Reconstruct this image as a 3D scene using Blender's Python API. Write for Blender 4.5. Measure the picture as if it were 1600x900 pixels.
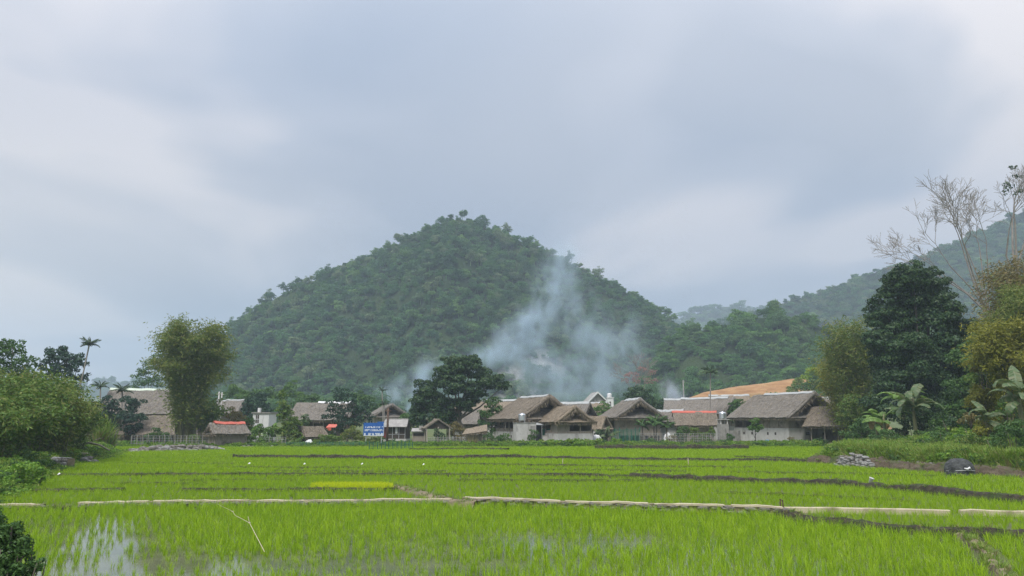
import bpy, math, random
import numpy as np
from mathutils import Vector, noise as mnoise

for o in list(bpy.data.objects): bpy.data.objects.remove(o)
SC = bpy.context.scene
COL = SC.collection
R = math.radians
rnd = random.Random(7)
RNG = np.random.default_rng(11)

# ------------------------------------------------------------------ camera, sky, sun, exposure
F_PX, CAM_Z = 1164.0, 2.75
PITCH = math.atan(209/F_PX)                     # horizon at row 659 of 900
cam = bpy.data.cameras.new('camera'); cam_o = bpy.data.objects.new('camera', cam); COL.objects.link(cam_o)
cam.sensor_width = 36.0; cam.lens = 36.0*F_PX/1600; cam.clip_end = 6000; cam.clip_start = .05
cam_o.location = (0, 0, CAM_Z); cam_o.rotation_euler = (math.pi/2+PITCH, 0, 0)
SC.camera = cam_o

SUN_EL, SUN_AZ = 56.0, 205.0                     # overcast: broad soft sun from behind the camera, a little left
world = bpy.data.worlds.new('World'); SC.world = world; world.use_nodes = True
def build_world():
    nt = world.node_tree; N = nt.nodes; L = nt.links; N.clear()
    out = N.new('ShaderNodeOutputWorld'); bg = N.new('ShaderNodeBackground'); bg.inputs['Strength'].default_value = .10
    sky = N.new('ShaderNodeTexSky'); sky.sky_type = 'NISHITA'; sky.sun_disc = False
    sky.sun_elevation = R(SUN_EL); sky.sun_rotation = R(SUN_AZ); sky.dust_density = 3.0
    tc = N.new('ShaderNodeTexCoord'); sep = N.new('ShaderNodeSeparateXYZ'); L.new(tc.outputs['Generated'], sep.inputs[0])
    zc = N.new('ShaderNodeMath'); zc.operation = 'MAXIMUM'; zc.inputs[1].default_value = 0.0; L.new(sep.outputs['Z'], zc.inputs[0])
    zz = N.new('ShaderNodeMath'); zz.operation = 'ADD'; zz.inputs[1].default_value = .22; L.new(zc.outputs[0], zz.inputs[0])
    def div(a):
        d = N.new('ShaderNodeMath'); d.operation = 'DIVIDE'; L.new(a, d.inputs[0]); L.new(zz.outputs[0], d.inputs[1]); return d.outputs[0]
    cmb = N.new('ShaderNodeCombineXYZ'); L.new(div(sep.outputs['X']), cmb.inputs[0]); L.new(div(sep.outputs['Y']), cmb.inputs[1])
    def fbm(scale, detail, rough, loc, dist=.0, sc=(1,1,1)):
        m = N.new('ShaderNodeMapping'); m.inputs['Location'].default_value = loc; m.inputs['Scale'].default_value = sc; L.new(cmb.outputs[0], m.inputs[0])
        n = N.new('ShaderNodeTexNoise'); n.inputs['Scale'].default_value = scale; n.inputs['Detail'].default_value = detail
        n.inputs['Roughness'].default_value = rough; n.inputs['Distortion'].default_value = dist; L.new(m.outputs[0], n.inputs['Vector']); return n.outputs['Fac']
    f1 = fbm(1.3, 3.5, .45, (1.2, 14.4, 0), .4, (.9, .75, 1)); f2 = fbm(.42, 2, .4, (9.3, 12.7, 0), .2)
    r1 = N.new('ShaderNodeValToRGB'); L.new(f1, r1.inputs[0]); e = r1.color_ramp
    e.elements[0].position = .42; e.elements[0].color = (.350, .420, .530, 1)
    e.elements[1].position = .60; e.elements[1].color = (.930, .885, .890, 1)
    q = e.elements.new(.51); q.color = (.515, .565, .660, 1)
    r2 = N.new('ShaderNodeValToRGB'); L.new(f2, r2.inputs[0]); e = r2.color_ramp
    e.elements[0].position = .44; e.elements[0].color = (.420, .475, .595, 1)
    e.elements[1].position = .57; e.elements[1].color = (.780, .755, .770, 1)
    mx = N.new('ShaderNodeMix'); mx.data_type = 'RGBA'; mx.inputs[0].default_value = .5
    L.new(r1.outputs[0], mx.inputs[6]); L.new(r2.outputs[0], mx.inputs[7])
    # an overcast sky grows brighter towards the zenith (standard overcast luminance)
    zp = N.new('ShaderNodeMath'); zp.operation = 'POWER'; zp.inputs[1].default_value = 2.2; L.new(zc.outputs[0], zp.inputs[0])
    lift = N.new('ShaderNodeMath'); lift.operation = 'MULTIPLY_ADD'; lift.inputs[1].default_value = 9.0; lift.inputs[2].default_value = 4.25; L.new(zp.outputs[0], lift.inputs[0])
    sc = N.new('ShaderNodeVectorMath'); sc.operation = 'SCALE'; L.new(mx.outputs[2], sc.inputs[0]); L.new(lift.outputs[0], sc.inputs['Scale'])
    m2 = N.new('ShaderNodeMix'); m2.data_type = 'RGBA'; m2.inputs[0].default_value = .93
    L.new(sky.outputs[0], m2.inputs[6]); L.new(sc.outputs[0], m2.inputs[7])
    L.new(m2.outputs[2], bg.inputs['Color']); L.new(bg.outputs[0], out.inputs['Surface'])
build_world()
sun = bpy.data.lights.new('sun', 'SUN'); sun.energy = 1.5; sun.angle = R(18); sun.color = (1, .965, .91)
sun_o = bpy.data.objects.new('sun', sun); COL.objects.link(sun_o)
_az = R(SUN_AZ); _d = Vector((math.sin(_az)*math.cos(R(SUN_EL)), math.cos(_az)*math.cos(R(SUN_EL)), math.sin(R(SUN_EL))))
sun_o.rotation_euler = _d.to_track_quat('Z', 'Y').to_euler(); sun_o.location = (0, -20, 60)
VS = SC.view_settings; VS.view_transform = 'Standard'; VS.look = 'None'; VS.exposure = 1.02; VS.gamma = 1.0; VS.use_curve_mapping = False
SC.cycles.max_bounces = 6; SC.cycles.diffuse_bounces = 3; SC.cycles.glossy_bounces = 2; SC.cycles.transmission_bounces = 3
SC.cycles.volume_bounces = 1; SC.cycles.transparent_max_bounces = 6; SC.cycles.caustics_reflective = False; SC.cycles.caustics_refractive = False
SC.cycles.use_denoising = True; SC.cycles.denoiser = 'OPENIMAGEDENOISE'; SC.cycles.denoising_input_passes = 'RGB_ALBEDO_NORMAL'; SC.cycles.denoising_prefilter = 'NONE'; SC.cycles.volume_step_rate = 1.0; SC.cycles.volume_max_steps = 96
SC.cycles.use_adaptive_sampling = True; SC.cycles.adaptive_threshold = .008

# ------------------------------------------------------------------ geometry of the view: pixel of the 1600x900 photograph <-> place
CP, SP = math.cos(PITCH), math.sin(PITCH)
def at(px, py, Y):
    u, v = (px-800)/F_PX, (450-py)/F_PX
    k = Y/(CP-v*SP)
    return Vector((u*k, Y, CAM_Z+(SP+v*CP)*k))
def on_ground(px, py, z=0.0):
    u, v = (px-800)/F_PX, (450-py)/F_PX
    k = (z-CAM_Z)/(SP+v*CP)
    return Vector((u*k, (CP-v*SP)*k, z))
def to_px(x, y, z):
    z = z-CAM_Z
    d = y*CP+z*SP; up = -y*SP+z*CP
    return 800+F_PX*x/d, 450-F_PX*up/d
def mpp(Y): return Y/1183.0

# ------------------------------------------------------------------ small tools
def tag(o, label=None, cat=None, group=None, kind=None):
    if label: o['label'] = label
    if cat: o['category'] = cat
    if group: o['group'] = group
    if kind: o['kind'] = kind
    return o
def empty(name, loc=(0, 0, 0), rz=0.0, label=None, cat=None, group=None):
    o = bpy.data.objects.new(name, None); COL.objects.link(o); o.location = loc; o.rotation_euler = (0, 0, rz); o.empty_display_size = .3
    return tag(o, label, cat, group)
def link(name, me, mat=None, parent=None, smooth=False):
    if mat is not None and not me.materials: me.materials.append(mat)
    if smooth: me.polygons.foreach_set('use_smooth', np.ones(len(me.polygons), bool))
    o = bpy.data.objects.new(name, me); COL.objects.link(o)
    if parent is not None: o.parent = parent
    return o
def mesh_py(name, V, Fc):
    me = bpy.data.meshes.new(name); me.from_pydata([tuple(v) for v in V], [], Fc); me.update(); return me
def quads_mesh(name, Q):
    """Q: (n,4,3) array -> mesh of n separate quads"""
    n = len(Q); me = bpy.data.meshes.new(name)
    me.vertices.add(4*n); me.loops.add(4*n); me.polygons.add(n)
    me.vertices.foreach_set('co', np.ascontiguousarray(Q, np.float32).ravel())
    me.loops.foreach_set('vertex_index', np.arange(4*n, dtype=np.int32))
    me.polygons.foreach_set('loop_start', np.arange(0, 4*n, 4, dtype=np.int32))
    me.polygons.foreach_set('loop_total', np.full(n, 4, np.int32))
    me.update(calc_edges=True); return me
def grid_mesh(name, X, Y, Z):
    ny, nx = X.shape
    V = np.stack([X, Y, Z], -1).reshape(-1, 3)
    i = np.arange(nx*ny).reshape(ny, nx)
    Q = np.stack([i[:-1, :-1], i[:-1, 1:], i[1:, 1:], i[1:, :-1]], -1).reshape(-1, 4)
    me = bpy.data.meshes.new(name); n = len(Q)
    me.vertices.add(len(V)); me.loops.add(4*n); me.polygons.add(n)
    me.vertices.foreach_set('co', V.astype(np.float32).ravel()); me.loops.foreach_set('vertex_index', Q.astype(np.int32).ravel())
    me.polygons.foreach_set('loop_start', np.arange(0, 4*n, 4, dtype=np.int32)); me.polygons.foreach_set('loop_total', np.full(n, 4, np.int32))
    me.update(calc_edges=True); return me
class MB:
    def __init__(s): s.V = []; s.F = []
    def add(s, V, Fc):
        b = len(s.V); s.V += [tuple(v) for v in V]; s.F += [tuple(b+i for i in f) for f in Fc]; return s
    def box(s, x0, x1, y0, y1, z0, z1):
        return s.add([(x0,y0,z0),(x1,y0,z0),(x1,y1,z0),(x0,y1,z0),(x0,y0,z1),(x1,y0,z1),(x1,y1,z1),(x0,y1,z1)],
                     [(0,3,2,1),(4,5,6,7),(0,1,5,4),(1,2,6,5),(2,3,7,6),(3,0,4,7)])
    def hexa(s, P):
        return s.add(P, [(0,3,2,1),(4,5,6,7),(0,1,5,4),(1,2,6,5),(2,3,7,6),(3,0,4,7)])
    def bar(s, a, b, w, h=None):
        a = Vector(a); b = Vector(b); h = h or w; d = (b-a).normalized()
        sx = d.cross(Vector((0,0,1))); sx = (sx if sx.length > 1e-3 else Vector((1,0,0))).normalized(); sy = sx.cross(d)
        P = [p+sx*(i*w/2)+sy*(j*h/2) for p in (a, b) for i, j in ((-1,-1),(1,-1),(1,1),(-1,1))]
        return s.hexa(P)
    def tube(s, path, radii, n=6, cap=True):
        path = [Vector(p) for p in path]; m = len(path); rings = []; ref = Vector((.3,.9,.1))
        for i, p in enumerate(path):
            d = (path[min(i+1, m-1)]-path[max(i-1, 0)]).normalized()
            a = d.cross(ref); a = (a if a.length > .1 else d.cross(Vector((1,0,0)))).normalized(); b = d.cross(a)
            rr = radii[i] if hasattr(radii, '__len__') else radii
            rings.append([p+(a*math.cos(2*math.pi*k/n)+b*math.sin(2*math.pi*k/n))*rr for k in range(n)])
        V = [v for r in rings for v in r]; Fc = []
        for i in range(m-1):
            for k in range(n):
                Fc.append((i*n+k, (i+1)*n+k, (i+1)*n+(k+1) % n, i*n+(k+1) % n))
        if cap: Fc += [tuple(range(n)), tuple(range((m-1)*n, m*n))[::-1]]
        return s.add(V, Fc)
    def lathe(s, prof, n=14, c=(0,0,0)):
        V = []; Fc = []
        for r, z in prof:
            V += [(c[0]+r*math.cos(2*math.pi*k/n), c[1]+r*math.sin(2*math.pi*k/n), c[2]+z) for k in range(n)]
        for i in range(len(prof)-1):
            for k in range(n): Fc.append((i*n+k, i*n+(k+1) % n, (i+1)*n+(k+1) % n, (i+1)*n+k))
        return s.add(V, Fc)
    def build(s, name, mat, parent=None, smooth=False):
        return link(name, mesh_py(name, s.V, s.F), mat, parent, smooth)
def copy_tree(o, parent=None):
    c = o.copy(); COL.objects.link(c)
    if parent is not None: c.parent = parent
    for ch in o.children: copy_tree(ch, c)
    return c
def fnoise(x, y, z=0.0, s=1.0, oct=4):
    return mnoise.fractal(Vector((x*s, y*s, z*s)), 1.0, 2.0, oct)
def np_fbm(x, y, s, oct=4, seed=0):
    """cheap value noise on arrays, about -1..1"""
    out = np.zeros_like(x, dtype=float); amp = 1.0; tot = 0.0
    for k in range(oct):
        X = x*s*2**k+13.7*k+seed*5.1; Yy = y*s*2**k-7.3*k+seed*3.3
        xi = np.floor(X); yi = np.floor(Yy); fx = X-xi; fy = Yy-yi; fx = fx*fx*(3-2*fx); fy = fy*fy*(3-2*fy)
        def h(a, b):
            v = np.sin(a*127.1+b*311.7+seed*17.0)*43758.5453; return (v-np.floor(v))*2-1
        out += amp*((h(xi, yi)*(1-fx)+h(xi+1, yi)*fx)*(1-fy)+(h(xi, yi+1)*(1-fx)+h(xi+1, yi+1)*fx)*fy)
        tot += amp; amp *= .5
    return out/tot

# ------------------------------------------------------------------ materials
MATS = {}
def mat_new(name):
    m = bpy.data.materials.new(name); m.use_nodes = True; nt = m.node_tree
    return m, nt, nt.nodes['Principled BSDF']
def ramp(nt, fac, stops):
    r = nt.nodes.new('ShaderNodeValToRGB'); e = r.color_ramp
    e.elements[0].position = stops[0][0]; e.elements[0].color = (*stops[0][1], 1)
    e.elements[1].position = stops[-1][0]; e.elements[1].color = (*stops[-1][1], 1)
    for p, c in stops[1:-1]:
        q = e.elements.new(p); q.color = (*c, 1)
    nt.links.new(fac, r.inputs[0]); return r.outputs[0]
def tex(nt, scale, detail=4, rough=.55, coord='Object', sc=(1,1,1), dist=0.0):
    t = nt.nodes.new('ShaderNodeTexCoord'); m = nt.nodes.new('ShaderNodeMapping'); m.inputs['Scale'].default_value = sc
    nt.links.new(t.outputs[coord], m.inputs[0])
    n = nt.nodes.new('ShaderNodeTexNoise'); n.inputs['Scale'].default_value = scale; n.inputs['Detail'].default_value = detail
    n.inputs['Roughness'].default_value = rough; n.inputs['Distortion'].default_value = dist
    nt.links.new(m.outputs[0], n.inputs['Vector']); return n.outputs['Fac']
def mixc(nt, fac, a, b, mode='MIX'):
    m = nt.nodes.new('ShaderNodeMix'); m.data_type = 'RGBA'; m.blend_type = mode
    for sock, v in ((m.inputs[0], fac), (m.inputs[6], a), (m.inputs[7], b)):
        if hasattr(v, 'links') or hasattr(v, 'is_linked'): nt.links.new(v, sock)
        elif isinstance(v, (int, float)): sock.default_value = v
        else: sock.default_value = (*v, 1)
    return m.outputs[2]
def mapr(nt, v, a, b, c=0.0, d=1.0):
    m = nt.nodes.new('ShaderNodeMapRange'); m.inputs[1].default_value = a; m.inputs[2].default_value = b; m.inputs[3].default_value = c; m.inputs[4].default_value = d
    nt.links.new(v, m.inputs[0]); return m.outputs[0]
def bump(nt, p, h, strength=.4, dist=.05):
    b = nt.nodes.new('ShaderNodeBump'); b.inputs['Strength'].default_value = strength; b.inputs['Distance'].default_value = dist
    nt.links.new(h, b.inputs['Height']); nt.links.new(b.outputs[0], p.inputs['Normal'])
def surf(name, stops, scale=3, detail=5, rough=.85, sc=(1,1,1), bmp=.3, bdist=.03, dist=0.0, stain=None, metal=0.0, coord='Object'):
    m, nt, p = mat_new(name)
    f = tex(nt, scale, detail, .6, coord, sc, dist); c = ramp(nt, f, stops)
    if stain:
        g = tex(nt, stain[0], 5, .62, coord, stain[3] if len(stain) > 3 else (1,1,1), .3); c = mixc(nt, mapr(nt, g, stain[2], stain[2]+.16), c, stain[1])
    nt.links.new(c, p.inputs['Base Color']); p.inputs['Roughness'].default_value = rough; p.inputs['Metallic'].default_value = metal
    if bmp: bump(nt, p, tex(nt, scale*2.3, detail, .65, coord, sc), bmp, bdist)
    MATS[name] = m; return m
def foliage(name, cols, rough=.55, trans=.28, obj_var=None, island=True, spec=.25):
    """cols: colours picked per leaf; obj_var: colours picked per plant and mixed in"""
    m, nt, p = mat_new(name); N = nt.nodes; L = nt.links
    g = N.new('ShaderNodeNewGeometry'); n = len(cols)
    c = ramp(nt, g.outputs['Random Per Island'], [(i/(n-1), col) for i, col in enumerate(cols)])
    if obj_var:
        oi = N.new('ShaderNodeObjectInfo'); k = len(obj_var)
        oc = ramp(nt, oi.outputs['Random'], [(i/(k-1), col) for i, col in enumerate(obj_var)])
        c = mixc(nt, .72, c, oc)
    L.new(c, p.inputs['Base Color']); p.inputs['Roughness'].default_value = rough; p.inputs['Specular IOR Level'].default_value = spec
    t = N.new('ShaderNodeBsdfTranslucent'); L.new(mixc(nt, 1.0, c, (1.0, 1.0, .6), 'MULTIPLY'), t.inputs['Color'])
    ms = N.new('ShaderNodeMixShader'); ms.inputs[0].default_value = trans
    L.new(p.outputs[0], ms.inputs[1]); L.new(t.outputs[0], ms.inputs[2]); L.new(ms.outputs[0], N['Material Output'].inputs['Surface'])
    MATS[name] = m; return m
M_RICE = foliage('rice', [(.13,.26,.007),(.23,.40,.010),(.36,.53,.020),(.47,.60,.04)], .5, .32, [(.17,.33,.008),(.25,.42,.011),(.34,.51,.017)], spec=.2)
M_SEED = foliage('seedling_rice', [(.46,.58,.012),(.56,.66,.018),(.64,.70,.03)], .5, .42)
M_GRASS = foliage('grass', [(.085,.185,.022),(.15,.27,.034),(.24,.35,.055),(.31,.33,.11)], .6, .3)
M_WEED = foliage('weed', [(.095,.22,.026),(.16,.31,.038),(.26,.40,.055)], .5, .32)
M_DRYG = foliage('dry_grass', [(.20,.16,.08),(.30,.25,.13),(.16,.17,.05)], .8, .15)
M_DARK = foliage('dark_leaf', [(.016,.046,.018),(.030,.074,.026),(.052,.105,.036),(.085,.135,.048)], .45, .16)
M_BLUEGREEN = foliage('deep_leaf', [(.015,.045,.028),(.028,.072,.040),(.048,.100,.054)], .45, .16)
M_MID = foliage('mid_leaf', [(.042,.105,.028),(.072,.150,.038),(.115,.205,.055)], .5, .25)
M_LIGHT = foliage('light_leaf', [(.07,.16,.035),(.11,.21,.045),(.16,.27,.06)], .5, .3)
M_BRIGHT = foliage('yellow_green_leaf', [(.20,.32,.03),(.28,.40,.035),(.14,.24,.04)], .5, .3)
M_OLIVE = foliage('bamboo_leaf', [(.085,.150,.030),(.140,.205,.042),(.215,.265,.056),(.28,.27,.085)], .6, .3)
M_OLIVE_D = foliage('brush_leaf', [(.065,.140,.028),(.105,.195,.036),(.165,.250,.048),(.22,.24,.07)], .6, .28)
M_OLIVE_Y = foliage('yellow_bamboo_leaf', [(.16,.185,.028),(.25,.26,.036),(.33,.31,.06)], .6, .3)
M_RUST = foliage('rust_leaf', [(.15,.13,.050),(.21,.175,.065),(.27,.21,.085),(.11,.14,.045)], .6, .25)
M_PINK = foliage('blossom', [(.36,.19,.20),(.46,.28,.28),(.28,.18,.17)], .6, .3)
M_PALM = foliage('palm_leaf', [(.022,.055,.020),(.040,.080,.026),(.07,.11,.04)], .45, .2)
M_BANANA = foliage('banana_leaf', [(.14,.26,.05),(.20,.33,.08),(.25,.36,.12)], .4, .35)
M_BANANA_D = foliage('dull_banana_leaf', [(.10,.17,.07),(.15,.21,.10),(.22,.24,.13)], .4, .3)
M_DEAD = foliage('dead_leaf', [(.34,.25,.10),(.25,.18,.09),(.42,.33,.16)], .8, .2)
M_HILL = foliage('hill_forest_leaf', [(.032,.105,.032),(.064,.165,.046),(.125,.255,.076)], .6, .18,
                 [(.016,.066,.030),(.056,.160,.048),(.085,.205,.056),(.030,.105,.046),(.185,.315,.080),(.048,.140,.056),(.230,.280,.140),(.020,.080,.038),(.115,.230,.070)])
M_NEARHILL = foliage('near_wood_leaf', [(.045,.130,.030),(.078,.185,.038),(.13,.25,.052)], .6, .24,
                 [(.036,.105,.034),(.080,.200,.042),(.052,.145,.046),(.130,.260,.050),(.082,.165,.064),(.15,.235,.065)])
M_BARK = surf('bark', [(.3,(.10,.085,.065)),(.7,(.20,.17,.13))], 6, sc=(1,1,.25), bmp=.6)
M_BARK_P = surf('pale_bark', [(.3,(.20,.18,.155)),(.7,(.36,.33,.29))], 5, sc=(1,1,.3), bmp=.3)
M_BARK_D = surf('dark_bark', [(.3,(.035,.03,.024)),(.7,(.09,.075,.06))], 6, sc=(1,1,.25), bmp=.6)
M_CULM = surf('bamboo_culm', [(.3,(.09,.10,.035)),(.7,(.22,.21,.10))], 4, sc=(1,1,.2), rough=.5, bmp=0)
M_DEADWOOD = surf('weathered_wood', [(.3,(.25,.21,.16)),(.7,(.46,.41,.34))], 5, sc=(1,1,.3), bmp=.4)
M_THATCH = surf('thatch', [(.25,(.100,.082,.062)),(.5,(.195,.162,.124)),(.75,(.31,.265,.21))], 5.5, 7, .95, (1.0,1.0,1.6), .9, .09, .2, stain=(.55,(.13,.105,.075),.56))
M_THATCH_N = surf('fresh_thatch', [(.25,(.135,.106,.074)),(.5,(.235,.188,.135)),(.75,(.35,.29,.21))], 5.5, 7, .95, (1,1,1.6), .9, .09, .2, stain=(.6,(.20,.15,.095),.58))
M_THATCH_G = surf('grey_thatch', [(.25,(.105,.094,.080)),(.5,(.195,.175,.150)),(.75,(.305,.28,.245))], 5.5, 7, .95, (1,1,1.6), .9, .09, .2, stain=(.5,(.13,.115,.10),.55))
M_STRAW = foliage('straw', [(.06,.048,.034),(.17,.138,.098),(.29,.24,.175),(.38,.32,.235)], .9, .1)
M_CONC = surf('grey_concrete', [(.3,(.42,.405,.38)),(.7,(.56,.545,.52))], 1.6, 7, .9, bmp=.25, stain=(1.3,(.20,.185,.165),.57,(1,1,.35)))
M_CONC_D = surf('stained_concrete', [(.3,(.24,.225,.205)),(.7,(.38,.36,.335))], 1.8, 7, .9, bmp=.3, stain=(1.6,(.12,.115,.10),.52,(1,1,.3)))
M_WHITE = surf('white_plaster', [(.3,(.62,.63,.62)),(.7,(.76,.76,.74))], 1.2, 6, .85, bmp=.1, stain=(1.1,(.42,.41,.38),.58,(1,1,.35)))
M_SHEET = surf('pale_roof_sheet', [(.3,(.32,.335,.33)),(.7,(.44,.455,.45))], 2.5, 5, .6, bmp=.1, stain=(2,(.32,.31,.28),.6))
M_SHEET_GR = surf('pale_green_sheet', [(.3,(.50,.58,.46)),(.7,(.64,.70,.58))], 2.5, 5, .6, bmp=.1)
M_TILE = surf('fibre_cement', [(.3,(.26,.25,.235)),(.7,(.40,.385,.36))], 2.2, 6, .85, bmp=.2, stain=(1.5,(.17,.16,.14),.56))
M_RED = surf('red_sheet', [(.3,(.46,.085,.055)),(.7,(.60,.15,.10))], 3, 5, .6, bmp=.1, stain=(2,(.33,.10,.08),.6))
M_REDWOOD = surf('dark_red_board', [(.3,(.12,.022,.022)),(.7,(.19,.04,.036))], 4, sc=(1,1,.2), bmp=.2)
M_WOOD = surf('grey_board', [(.3,(.22,.185,.15)),(.7,(.38,.33,.275))], 5, 6, .9, (4,4,.4), .4, .02, stain=(1.2,(.11,.09,.075),.55))
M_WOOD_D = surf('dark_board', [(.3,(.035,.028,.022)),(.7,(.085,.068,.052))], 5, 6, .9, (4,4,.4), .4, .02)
M_WOOD_L = surf('pale_plank', [(.3,(.44,.37,.25)),(.7,(.62,.55,.40))], 5, 6, .85, (.4,4,4), .3, .01, stain=(2,(.26,.21,.14),.6))
M_STEEL = surf('steel_tank', [(.3,(.62,.64,.66)),(.7,(.72,.74,.76))], 3, 3, .28, bmp=0, metal=.9)
M_IRON = surf('galvanised_iron', [(.3,(.30,.31,.32)),(.7,(.45,.46,.47))], 4, 4, .6, bmp=0)
M_BLUE = surf('blue_sign_paint', [(.3,(.010,.085,.33)),(.7,(.016,.12,.42))], 2, 4, .45, bmp=0)
M_SIGNW = surf('white_sign_paint', [(.3,(.70,.74,.78)),(.7,(.80,.82,.84))], 2, 3, .5, bmp=0)
M_TARPW = surf('white_sheet', [(.3,(.62,.63,.63)),(.7,(.78,.78,.77))], 2, 4, .6, bmp=.2)
M_TARPB = surf('blue_sheet', [(.3,(.035,.17,.40)),(.7,(.07,.27,.52))], 2, 4, .5, bmp=.2)
M_NETG = surf('green_net', [(.3,(.015,.10,.065)),(.7,(.035,.17,.11))], 3, 4, .8, bmp=0)
M_NETD = surf('dark_net', [(.35,(.016,.018,.018)),(.65,(.075,.08,.078))], 5, 6, .7, bmp=.8, bdist=.06, stain=(3.2,(.20,.20,.19),.62))
M_STONE = surf('field_stone', [(.3,(.12,.11,.095)),(.7,(.26,.24,.21))], 2.6, 6, .95, bmp=.6, bdist=.05, stain=(2.2,(.11,.105,.085),.58), coord='Generated')
M_STONE_L = surf('pale_stone', [(.3,(.18,.178,.168)),(.7,(.36,.355,.34))], 2.6, 6, .95, bmp=.6, bdist=.05, stain=(2.2,(.15,.145,.13),.58), coord='Generated')
M_LIMESTONE = surf('limestone', [(.3,(.22,.22,.215)),(.7,(.46,.46,.45))], .12, 7, .95, bmp=.8, bdist=1.2, stain=(.15,(.05,.08,.04),.52), coord='Object')
M_COPING = surf('pale_coping', [(.3,(.42,.36,.24)),(.7,(.60,.53,.38))], 1.8, 6, .9, (.5,2,2), .3, .01, stain=(1.1,(.26,.22,.14),.55))
M_MUDBANK = surf('mud_bank', [(.25,(.016,.014,.009)),(.5,(.036,.030,.018)),(.78,(.085,.072,.042))], 4.5, 8, .95, bmp=1.0, bdist=.08, stain=(1.3,(.040,.065,.014),.52))
M_DRYMUD = surf('dry_mud', [(.25,(.16,.125,.080)),(.75,(.30,.245,.165))], 3.5, 8, .95, bmp=.8, bdist=.05, stain=(1.6,(.09,.10,.04),.56))
M_EARTH = surf('brown_earth', [(.25,(.045,.034,.020)),(.5,(.088,.066,.040)),(.78,(.15,.12,.08))], 2.2, 8, .95, bmp=1.0, bdist=.12, stain=(.8,(.06,.085,.022),.50))
M_REDEARTH = surf('red_earth', [(.25,(.24,.125,.055)),(.5,(.34,.19,.085)),(.75,(.43,.27,.13))], .35, 8, .95, (1,1,5), .5, .3, stain=(.09,(.15,.15,.055),.57))
M_BARK_R = surf('brown_post', [(.3,(.075,.045,.03)),(.7,(.15,.09,.06))], 5, sc=(1,1,.2), bmp=.4)

def ground_mat():
    m, nt, p = mat_new('meadow_ground')
    a = ramp(nt, tex(nt, .35, 8, .6, 'Object'), [(.3,(.055,.085,.020)),(.5,(.095,.135,.030)),(.62,(.14,.15,.055)),(.75,(.20,.16,.09))])
    b = ramp(nt, tex(nt, 4.0, 6, .65, 'Object'), [(.3,(.55,.55,.55)),(.7,(1.25,1.25,1.25))])
    nt.links.new(mixc(nt, 1.0, a, b, 'MULTIPLY'), p.inputs['Base Color']); p.inputs['Roughness'].default_value = .95
    bump(nt, p, tex(nt, 2.5, 8, .65, 'Object'), .8, .12); return m
M_GROUND = ground_mat()
def mud_mat():
    m, nt, p = mat_new('paddy_mud')
    c = ramp(nt, tex(nt, 1.6, 7, .6, 'Object'), [(.3,(.055,.062,.022)),(.7,(.115,.115,.050))])
    nt.links.new(c, p.inputs['Base Color']); p.inputs['Roughness'].default_value = .6; bump(nt, p, tex(nt, 6, 6, .6, 'Object'), .4, .03); return m
M_MUD = mud_mat()
def water_mat():
    m, nt, p = mat_new('paddy_water')
    c = ramp(nt, tex(nt, .8, 5, .6, 'Object'), [(.35,(.10,.115,.060)),(.7,(.16,.17,.10))])
    nt.links.new(c, p.inputs['Base Color']); p.inputs['Roughness'].default_value = .04; p.inputs['IOR'].default_value = 1.45
    p.inputs['Specular IOR Level'].default_value = .5; bump(nt, p, tex(nt, 5, 3, .5, 'Object'), .05, .01); return m
M_WATER = water_mat()
def hill_soil():
    m, nt, p = mat_new('hill_soil')
    c = ramp(nt, tex(nt, .05, 7, .6, 'Object'), [(.35,(.022,.042,.018)),(.65,(.050,.075,.030))])
    # bare limestone where the cliffs are
    tc = nt.nodes.new('ShaderNodeTexCoord'); acc = None
    for (cx, cy, Y, r) in ((826,600,292,13), (852,566,318,8), (805,585,305,8), (440,472,362,9)):
        d = nt.nodes.new('ShaderNodeVectorMath'); d.operation = 'DISTANCE'; d.inputs[1].default_value = at(cx, cy, Y); nt.links.new(tc.outputs['Object'], d.inputs[0])
        k = mapr(nt, d.outputs['Value'], r*.6, r*1.5, 1, 0)
        if acc is None: acc = k
        else:
            q = nt.nodes.new('ShaderNodeMath'); q.operation = 'MAXIMUM'; nt.links.new(acc, q.inputs[0]); nt.links.new(k, q.inputs[1]); acc = q.outputs[0]
    rk = ramp(nt, tex(nt, .35, 7, .65, 'Object', (1, 1, .35)), [(.3,(.10,.105,.10)),(.55,(.28,.28,.27)),(.75,(.50,.50,.48))])
    c = mixc(nt, acc, c, rk); bump(nt, p, tex(nt, .4, 7, .65, 'Object', (1, 1, .35)), 1.0, 1.5)
    nt.links.new(c, p.inputs['Base Color']); p.inputs['Roughness'].default_value = 1.0; p.inputs['Specular IOR Level'].default_value = 0.0; return m
M_HILLSOIL = hill_soil()

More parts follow.
